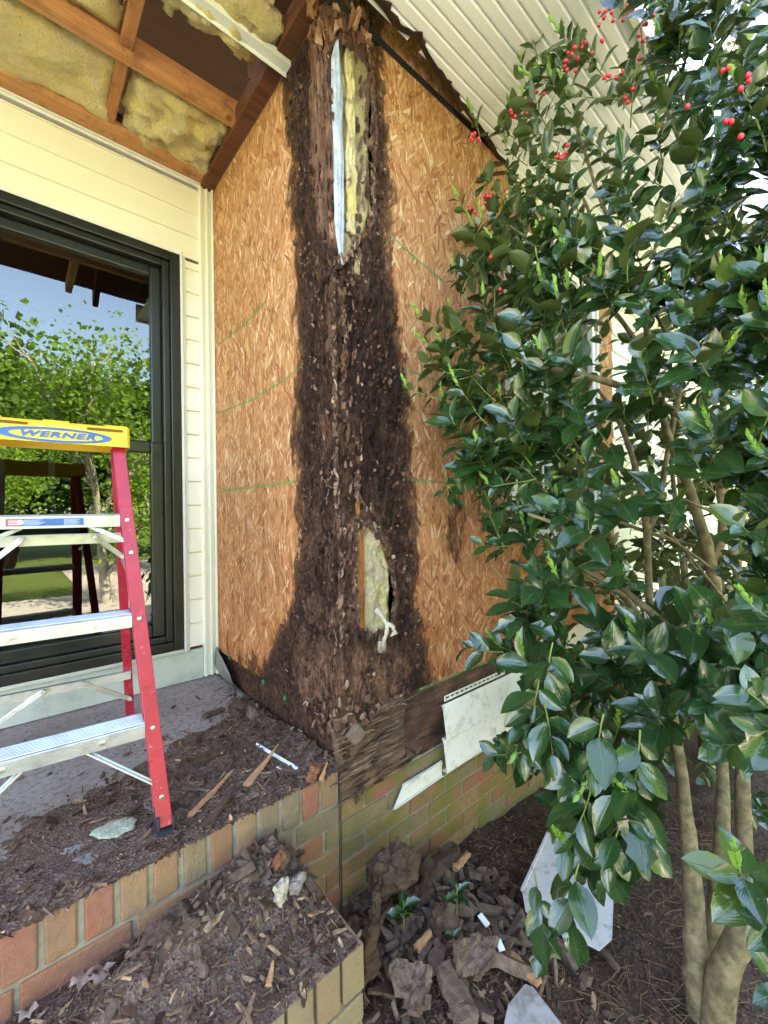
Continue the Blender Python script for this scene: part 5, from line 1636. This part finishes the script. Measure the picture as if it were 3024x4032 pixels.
for k in range(5):
    mb = MB(); a = k * 1.3; mb.tube([(2.2 + .03 * math.cos(a), -.5 + .03 * math.sin(a), -.66), (2.2 + .2 * math.cos(a), -.5 + .12 * math.sin(a), .3), (2.2 + .5 * math.cos(a), -.5 + .2 * math.sin(a), 1.5)], [.022, .016, .007], 7)
    mb.build('stem', m_bark, B2, smooth=True)
BUSH = empty('holly_bush', 'tall glossy dark green holly bush with red berries in front of the strand board wall', 'bush', (.70, -.80, -.60))
LV.build('foliage', m_leaf, BUSH, smooth=True)
YG.build('young_shoots', m_young, BUSH, smooth=True)
tag(TW.build('twigs', m_twig, BUSH, smooth=True), kind='stuff')
def limb(name, L_, n=10, k2=5):
    pts = [at(x, y, t) for x, y, t, r in L_]; rs = [q[3] * .88 for q in L_]
    fine = []; fr2 = []
    for i in range(len(pts) - 1):
        p0 = pts[max(i - 1, 0)]; p1 = pts[i]; p2 = pts[i + 1]; p3 = pts[min(i + 2, len(pts) - 1)]
        for k in range(k2):
            t = k / k2
            q = .5 * ((2 * p1) + (p2 - p0) * t + (2 * p0 - 5 * p1 + 4 * p2 - p3) * t * t + (3 * p1 - p0 - 3 * p2 + p3) * t ** 3)
            fine.append(q + rvec() * rs[i] * .05); fr2.append(lerp(rs[i], rs[i + 1], t) * (1 + .16 * noise.noise(q * 11) + .07 * noise.noise(q * 40)))
    fine.append(pts[-1]); fr2.append(rs[-1])
    mb = MB(); mb.tube(fine, fr2, n); return mb.build(name, m_bark, BUSH, smooth=True)
base = (1525, 2330, 1.13, .060)
limb('trunk', [base, (1520, 2200, 1.13, .052), (1505, 2080, 1.14, .036), (1500, 1960, 1.17, .028), (1488, 1820, 1.22, .024), (1475, 1700, 1.26, .021), (1455, 1560, 1.35, .018), (1420, 1400, 1.42, .016), (1350, 1290, 1.45, .014), (1290, 1200, 1.40, .012), (1200, 1095, 1.36, .009), (1120, 990, 1.33, .005)])
limb('trunk', [(1530, 2330, 1.15, .05), (1535, 2150, 1.2, .034), (1548, 1960, 1.25, .026), (1560, 1800, 1.32, .024), (1560, 1650, 1.42, .020), (1545, 1450, 1.5, .020), (1548, 1300, 1.5, .022), (1530, 1200, 1.5, .024), (1490, 1060, 1.5, .018), (1440, 930, 1.5, .014), (1405, 780, 1.5, .011), (1375, 600, 1.5, .009), (1300, 440, 1.45, .007), (1240, 250, 1.45, .004)])
limb('trunk', [(1540, 2330, 1.11, .05), (1560, 2120, 1.08, .038), (1620, 1990, 1.06, .034), (1680, 1870, 1.06, .032), (1760, 1700, 1.1, .03)])
limb('trunk', [(1600, 2330, 1.5, .045), (1610, 2000, 1.5, .032), (1605, 1700, 1.6, .026), (1600, 1450, 1.7, .022), (1595, 1250, 1.7, .020), (1565, 1080, 1.7, .018), (1585, 950, 1.7, .015), (1650, 820, 1.7, .013), (1720, 700, 1.7, .01)])
limb('branch', [(1470, 1660, 1.3, .016), (1410, 1420, 1.5, .014), (1402, 1280, 1.55, .015), (1396, 1140, 1.6, .015), (1372, 1010, 1.6, .013), (1335, 905, 1.6, .010), (1290, 840, 1.6, .006)])
limb('branch', [(1398, 1150, 1.6, .014), (1425, 1080, 1.62, .013), (1445, 960, 1.62, .011), (1478, 800, 1.62, .010), (1510, 600, 1.6, .009), (1520, 400, 1.6, .008), (1500, 150, 1.6, .005)])
limb('branch', [(1562, 1050, 1.45, .015), (1510, 940, 1.36, .014), (1450, 885, 1.28, .012), (1350, 838, 1.22, .011), (1250, 808, 1.20, .010), (1180, 795, 1.21, .009), (1115, 772, 1.22, .008)])
limb('branch', [(1610, 1560, 1.3, .015), (1540, 1440, 1.2, .013), (1440, 1350, 1.15, .011), (1340, 1265, 1.12, .009), (1230, 1150, 1.10, .007), (1140, 1110, 1.10, .004)])
limb('branch', [(1535, 1210, 1.5, .020), (1560, 1160, 1.48, .016), (1555, 1050, 1.48, .015), (1520, 960, 1.48, .012), (1510, 860, 1.48, .010)])
limb('branch', [(1350, 1290, 1.4, .010), (1260, 1230, 1.4, .009), (1200, 1180, 1.4, .006), (1130, 1140, 1.4, .004)])
limb('branch', [(1500, 1180, 1.55, .009), (1400, 1150, 1.6, .009), (1310, 1120, 1.65, .008), (1200, 1110, 1.7, .005)])
limb('branch', [(1600, 700, 1.5, .010), (1540, 520, 1.5, .009), (1480, 330, 1.45, .007), (1400, 150, 1.4, .005), (1380, 0, 1.4, .004)])
limb('branch', [(1405, 780, 1.5, .009), (1300, 640, 1.45, .008), (1200, 560, 1.45, .006), (1090, 480, 1.45, .004)])
limb('branch', [(1300, 640, 1.45, .007), (1270, 450, 1.45, .006), (1190, 330, 1.45, .004)])
for k in range(34):
    x, y = rnd.uniform(1150, 1640), rnd.uniform(600, 1650)
    t = rnd.uniform(1.3, 1.9)
    if at(x, y, t).y > -.12: t = wall_t(x) - .2
    x2, y2 = x - rnd.uniform(60, 190), y - rnd.uniform(40, 220)
    if inpoly(x2, y2, CLEAR) or inpoly((x + x2) / 2, (y + y2) / 2, CLEAR) or x2 < 1060: continue
    limb('branch', [(x, y, t, .006), ((x + x2) / 2 + rnd.uniform(-20, 20), (y + y2) / 2 + rnd.uniform(-20, 20), t - .03, .005), (x2, y2, min(t - .05, wall_t(x2) - .12), .003)], 6, 4)
# berries
for (x, y, n, t) in ((1030, 300, 6, 1.50), (1205, 345, 4, 1.40), (1238, 130, 10, 1.38), (1215, 325, 3, 1.3), (1150, 195, 3, 1.5), (1105, 250, 3, 1.5), (1345, 18, 9, 1.25), (1400, 60, 7, 1.25), (1300, 40, 4, 1.3), (1310, 180, 3, 1.3), (1355, 205, 3, 1.25), (1485, 230, 1, .95), (1600, 295, 1, .85), (1625, 180, 3, .9), (1560, 150, 2, 1.0), (1438, 265, 2, 1.2), (1055, 435, 2, 1.5), (1060, 555, 1, 1.4), (1045, 430, 2, 1.5), (1140, 230, 3, 1.5), (1255, 85, 4, 1.4), (1080, 625, 1, 1.4), (1020, 450, 2, 1.5), (1380, 110, 3, 1.25), (1460, 10, 5, 1.2), (1175, 215, 2, 1.45), (1335, 150, 3, 1.3), (1580, 260, 2, .95), (1290, 100, 3, 1.35)):
    mb = MB(); c = at(x, y, t - .10)
    for k in range(n):
        q = c + rvec() * (.010 * n ** .45 if n > 1 else 0)
        mb.ball(q, rnd.uniform(.0046, .0058), 12, 8, (1, 1, 1.08))
    for k in range(n): pass
    mb.build('berry_cluster' if n > 1 else 'berry', m_berry, BUSH, smooth=True)
# seedlings in the litter
def seedling(x, y, z, n, label, sz=.055):
    mb = MB(); mb.uv = []
    c = S(x, y, z)
    for k in range(n):
        a = k * 2.4 + rnd.uniform(-.3, .3)
        d = V((math.cos(a), math.sin(a), rnd.uniform(.3, 1.1)))
        leaf(mb, c + V((0, 0, .01 + .008 * k)), d, V((0, 0, 1)) + rvec() * .3, sz * rnd.uniform(.75, 1.1), sz * .42, .6, .25, True)
    o = empty('holly_seedling', label, 'seedling', tuple(c))
    mb.build('leaves', m_leaf, o, smooth=True)
    mb = MB(); mb.tube([c - V((0, 0, .02)), c + V((0, 0, .02 + .008 * n))], [.002, .0012], 6); mb.build('stem', m_twig, o)
seedling(1590, 3640, -.375, 6, 'spiny green holly seedling nearest the brick step', .06)
seedling(1800, 3580, -.40, 7, 'spiny holly seedling next to the shiny metal strip', .05)
seedling(1785, 3710, -.41, 2, 'tiny two leafed holly seedling in front of the others', .035)

# ================================================================ THE GARDEN OPPOSITE (seen in the glass and past the bush)
def mk_tleaf(name, c1, c2):
    M = Mat(name, .6, .3)
    M.set('Base Color', M.ramp(M.isl(), [(0, c1), (1, c2)]))
    tr = M.n('BsdfTranslucent', {0: (c2[0] * 1.6, c2[1] * 1.6, c2[2], 1)})
    mx = M.n('MixShader', {0: .35, 1: M.b.outputs[0], 2: tr.outputs[0]})
    M.nt.links.new(mx.outputs[0], M.out.inputs[0]); return M.m
m_tl1 = mk_tleaf('bright_spring_leaf', (.09, .20, .02), (.20, .34, .04))
m_tl2 = mk_tleaf('dark_wood_leaf', (.03, .08, .014), (.09, .17, .03))
m_tb = mk_plain('pale_grey_bark', (.42, .38, .32), .8, .2, var=.25, scale=12, dirt=(.2, .18, .14), dscale=8)
def tree(name, loc, h, crown_r, nleaf, ls, mat, label, seed, cz=.62, spread=1.0, cat='tree', sq=1.15, src=None):
    loc = V(loc)
    root = empty(name, label, cat, tuple(loc), 'trees across the drive')
    if src:
        for ch in src.children:
            c = ch.copy(); col.objects.link(c); c.parent = root
            c.matrix_parent_inverse = Matrix.Identity(4); c.location = (0, 0, 0)
        return root
    r = random.Random(seed)
    tb = MB(); nodes_ = []
    def br(p, d, L_, rad, lv):
        pts = [p]; dd = V(d)
        for k in range(5):
            dd = (dd + V((r.gauss(0, .12), r.gauss(0, .12), r.gauss(.03, .06)))).normalized(); pts.append(pts[-1] + dd * L_ / 5)
        tb.tube(pts, [rad * (1 - .14 * k) for k in range(6)], 7 if lv < 2 else 4, False)
        if lv >= 2: nodes_.extend(pts[2:])
        if lv < 3:
            for k in range(4 if lv else 7):
                i = r.randint(1 if lv == 0 else 2, 5); a = r.uniform(0, 6.3)
                nd = (dd * .7 + V((math.cos(a), math.sin(a), r.uniform(-.1, .5))) * .8 * spread).normalized()
                br(pts[i], nd, L_ * r.uniform(.45, .7) * (spread if lv == 0 else 1), rad * .5, lv + 1)
    br(V((0, 0, -.1)), V((r.gauss(0, .06), r.gauss(0, .06), 1)), h * .62, h * .022, 0)
    tb.build('trunk', m_tb, root, smooth=True).matrix_parent_inverse = Matrix.Identity(4)
    lm = MB()
    for k in range(nleaf):
        c = r.choice(nodes_) + V((r.gauss(0, 1), r.gauss(0, 1), r.gauss(0, .8))) * crown_r * .16
        d = V((r.gauss(0, 1), r.gauss(0, 1), r.gauss(0, 1) - .3)).normalized(); nr = V((r.gauss(0, .6), r.gauss(0, .6), 1)); s_ = d.cross(nr).normalized(); l_ = ls * r.uniform(.6, 1.3)
        lm.add([c, c + d * l_ * .5 + s_ * l_ * .42, c + d * l_, c + d * l_ * .5 - s_ * l_ * .42], [(0, 1, 2, 3)])
    lm.build('crown', mat, root).matrix_parent_inverse = Matrix.Identity(4)
    return root
t1 = tree('young_tree', (.45, -5.6, -.75), 4.6, 1.7, 6500, .068, m_tl1, 'slender pale barked tree across the drive, mirrored in the black window', 3, spread=.62)
t2 = tree('broad_tree', (-3.5, -12, -.75), 6.5, 4.5, 12000, .26, m_tl2, 'broad dark leafed tree mirrored at the left of the black window', 5)
for k, (x, y, lb) in enumerate(((1.5, -14.5, 'dark leafed tree behind the slender pale one'), (6.0, -12.5, 'dark leafed tree right of the drive'), (-9, -15, 'farthest left dark leafed tree across the drive'), (11.5, -8, 'dark leafed tree at the far end of the lawn'), (-1.2, -17, 'tall dark tree in the back row across the drive'), (-6.2, -14, 'dark tree in the back row between two others across the drive'), (4.0, -15.5, 'dark tree in the back row behind the drive end'), (13.5, -3.0, 'dark leafed tree far past the end of the house'))):
    tree('broad_tree', (x, y, -.75), 8, 4, 0, 0, None, lb, 0, src=t2)
t3 = tree('young_tree', (-1.6, -8.2, -.75), 3.4, 2.2, 9500, .075, m_tl1, 'bright leafed small tree at the edge of the lawn across the drive', 9)
for k, (x, y, lb) in enumerate(((2.9, -8.8, 'bright leafed tree right of the lawn edge'), (8.2, -1.4, 'bright leafed tree on the lawn past the end of the house'), (9.6, 1.6, 'bright leafed tree behind the end of the house'), (-4.6, -8.6, 'bright leafed tree leftmost along the lawn edge'), (7.0, -4.0, 'bright leafed tree in the lawn right of the bush'), (11.0, .2, 'bright leafed tree farthest past the house end'))):
    tree('young_tree', (x, y, -.75), 5, 2, 0, 0, None, lb, 0, src=t3)

# ================================================================ THE PHOTOGRAPHER (mirrored in the glass)
m_skin = mk_plain('skin', (.50, .29, .20), .5, .4, var=.06, scale=20)
m_shirt = mk_plain('light_grey_shirt', (.42, .43, .42), .9, .1, var=.08, scale=10, bump=.4)
m_pant = mk_plain('dark_trousers', (.035, .04, .055), .9, .1, var=.2)
m_hair = mk_plain('dark_hair', (.022, .016, .012), .6, .3, var=.3, scale=60, bump=.6, bscale=200)
GG = -.69
PB = CAM - VD * .40; PB.z = GG
def H_(r, f, u): return PB + RD0 * r + VD * f + V((0, 0, u))
def skin(name, pts, edges, rad, mat, parent, root=0, sub_=2):
    me = bpy.data.meshes.new(name); me.from_pydata([tuple(p) for p in pts], edges, []); me.materials.append(mat)
    o = bpy.data.objects.new(name, me); col.objects.link(o)
    md = o.modifiers.new('skin', 'SKIN'); md.use_smooth_shade = True
    sv = me.skin_vertices[0].data
    for i, r in enumerate(rad):
        sv[i].radius = (r, r) if not isinstance(r, tuple) else r
        sv[i].use_root = (i == root)
    s2 = o.modifiers.new('sub', 'SUBSURF'); s2.levels = sub_; s2.render_levels = sub_
    if parent is not None: setparent(o, parent)
    return o
PER = empty('person', 'person in a light grey shirt holding up a phone, mirrored in the window', 'person', tuple(PB))
pts = [H_(0, 0, .84), H_(0, .01, .98), H_(0, .0, 1.14), H_(0, 0, 1.26), H_(0, .01, 1.325), H_(0, .025, 1.38), H_(0, .03, 1.46), H_(0, .02, 1.51)]
rad = [(.13, .095), (.12, .085), (.135, .095), (.10, .07), (.047, .047), (.062, .070), (.078, .088), (.050, .058)]
ed = [(i, i + 1) for i in range(7)]
for s in (-1, 1):
    b = len(pts)
    pts += [H_(s * .165, 0, 1.255), H_(s * .215, .10, 1.06), H_(s * .14, .24, 1.24), H_(s * .062, .352, 1.395)]
    rad += [.050, .040, .034, .024]
    ed += [(3, b), (b, b + 1), (b + 1, b + 2), (b + 2, b + 3)]
    b = len(pts)
    pts += [H_(s * .085, 0, .78), H_(s * .095, .03, .44), H_(s * .10, .0, .09), H_(s * .105, .06, .035), H_(s * .11, .15, .03)]
    rad += [.082, .055, .038, .034, .028]
    ed += [(0, b), (b, b + 1), (b + 1, b + 2), (b + 2, b + 3), (b + 3, b + 4)]
    # palm and five bent fingers closing on the edge of the phone
    b = len(pts)
body = skin('body', pts, ed, rad, m_skin, PER)
for s in (-1, 1):
    w0 = H_(s * .062, .352, 1.395)
    pc = H_(s * .050, .372, 1.43)
    skin('hand', [w0, pc, H_(s * .047, .378, 1.455)], [(0, 1), (1, 2)], [(.018, .024), (.012, .030), (.011, .026)], m_skin, body)
    for k, (dz, ln) in enumerate(((.028, .9), (.010, 1.0), (-.008, .95), (-.026, .78))):
        a = H_(s * .050, .380, 1.448 + dz)
        q1 = a + VD * .012 * ln + RD0 * s * .004; q2 = q1 - RD0 * s * .016 * ln; q3 = q2 - RD0 * s * .010 * ln
        skin('finger', [a, q1, q2, q3], [(0, 1), (1, 2), (2, 3)], [.0085, .008, .0075, .006], m_skin, body)
    a = H_(s * .050, .368, 1.425)
    skin('thumb', [a, a - VD * .004 - RD0 * s * .016 + V((0, 0, .012)), a - RD0 * s * .030 + V((0, 0, .022))], [(0, 1), (1, 2)], [.010, .0095, .0075], m_skin, body)
for s in (-1, 1):
    mb = MB(); mb.ball(H_(s * .030, .103, 1.458), .011, 10, 8, (1, .7, .7)); mb.build('eye', mk_plain('eye_white', (.6, .6, .58), .3), body, smooth=True)
    mb = MB(); mb.ball(H_(s * .078, .028, 1.445), .026, 10, 8, (.3, .6, 1.0)); mb.build('ear', m_skin, body, smooth=True)
mb = MB(); mb.prism([H_(-.014, .108, 1.42), H_(.014, .108, 1.42), H_(0, .106, 1.462)], VD * .018); mb.build('nose', m_skin, body, bevel=.004)
mb = MB(); mb.obox(H_(0, .104, 1.392), RD0, VD, (0, 0, 1), .024, .005, .005); mb.build('mouth', mk_plain('lips', (.38, .14, .12), .5), body, bevel=.002)
mb = MB(); mb.ball(H_(0, .008, 1.485), .096, 22, 16, (1, 1.06, .85), lambda q: .05 * fb(q * 40, 3) - (.30 if (q - H_(0, 0, 1.47)).dot(VD) > .055 and q.z < GG + 1.515 else 0)); mb.build('hair', m_hair, body, smooth=True)
skin('shirt', [H_(0, 0, .80), H_(0, .01, .98), H_(0, 0, 1.14), H_(0, 0, 1.25), H_(0, .005, 1.295)] + [q for s in (-1, 1) for q in (H_(s * .168, 0, 1.252), H_(s * .205, .065, 1.12))],
     [(0, 1), (1, 2), (2, 3), (3, 4), (3, 5), (5, 6), (3, 7), (7, 8)], [(.155, .115), (.145, .105), (.155, .112), (.125, .088), (.06, .055), .065, .062, .065, .062], m_shirt, PER)
skin('trousers', [H_(0, 0, .86)] + [q for s in (-1, 1) for q in (H_(s * .088, 0, .76), H_(s * .096, .03, .44), H_(s * .10, 0, .12))],
     [(0, 1), (1, 2), (2, 3), (0, 4), (4, 5), (5, 6)], [(.142, .108), .098, .072, .06, .098, .072, .06], m_pant, PER)
for s in (-1, 1): skin('shoe', [H_(s * .10, -.03, .045), H_(s * .105, .06, .045), H_(s * .11, .17, .035)], [(0, 1), (1, 2)], [(.045, .045), (.045, .042), (.04, .03)], m_rub, PER, 1)
mb = MB(); mb.bar(H_(-.10, .112, 1.24), H_(.10, .13, .86), .035, .006, RD0); mb.build('shoulder_strap', m_hair, PER)
mb = MB(); pcn = CAM - VD * .016 - V((0, 0, .052)); mb.obox(pcn, RD0, (0, 0, 1), VD, .036, .075, .004)
tag(mb.build('phone', m_black, origin=True, bevel=.003), 'black phone held up in both hands by the person in the grey shirt', 'phone')

# ---------------------------------------------------------------- groups of repeats
GR = {'wood splinter': 'splinters torn from the wall', 'wood chunk': 'pieces of rotten wood from the wall', 'dry leaf': 'dry leaves on the step', 'seedling': 'holly seedlings in the litter',
      'siding panel': 'loose panels on the soil', 'insulation scrap': 'scraps of insulation', 'metal strip': 'shiny metal strips on the soil', 'plastic strip': 'white plastic strips on the porch'}
for o in col.objects:
    if o.parent is None and o.get('category') in GR: o['group'] = GR[o['category']]
    if o.parent is not None and o.name.split('.')[0] in ('rot_shreds', 'crumbled_ledge', 'torn_strands', 'rim_splinters', 'splintered_head', 'fine_print'): o['kind'] = 'stuff'
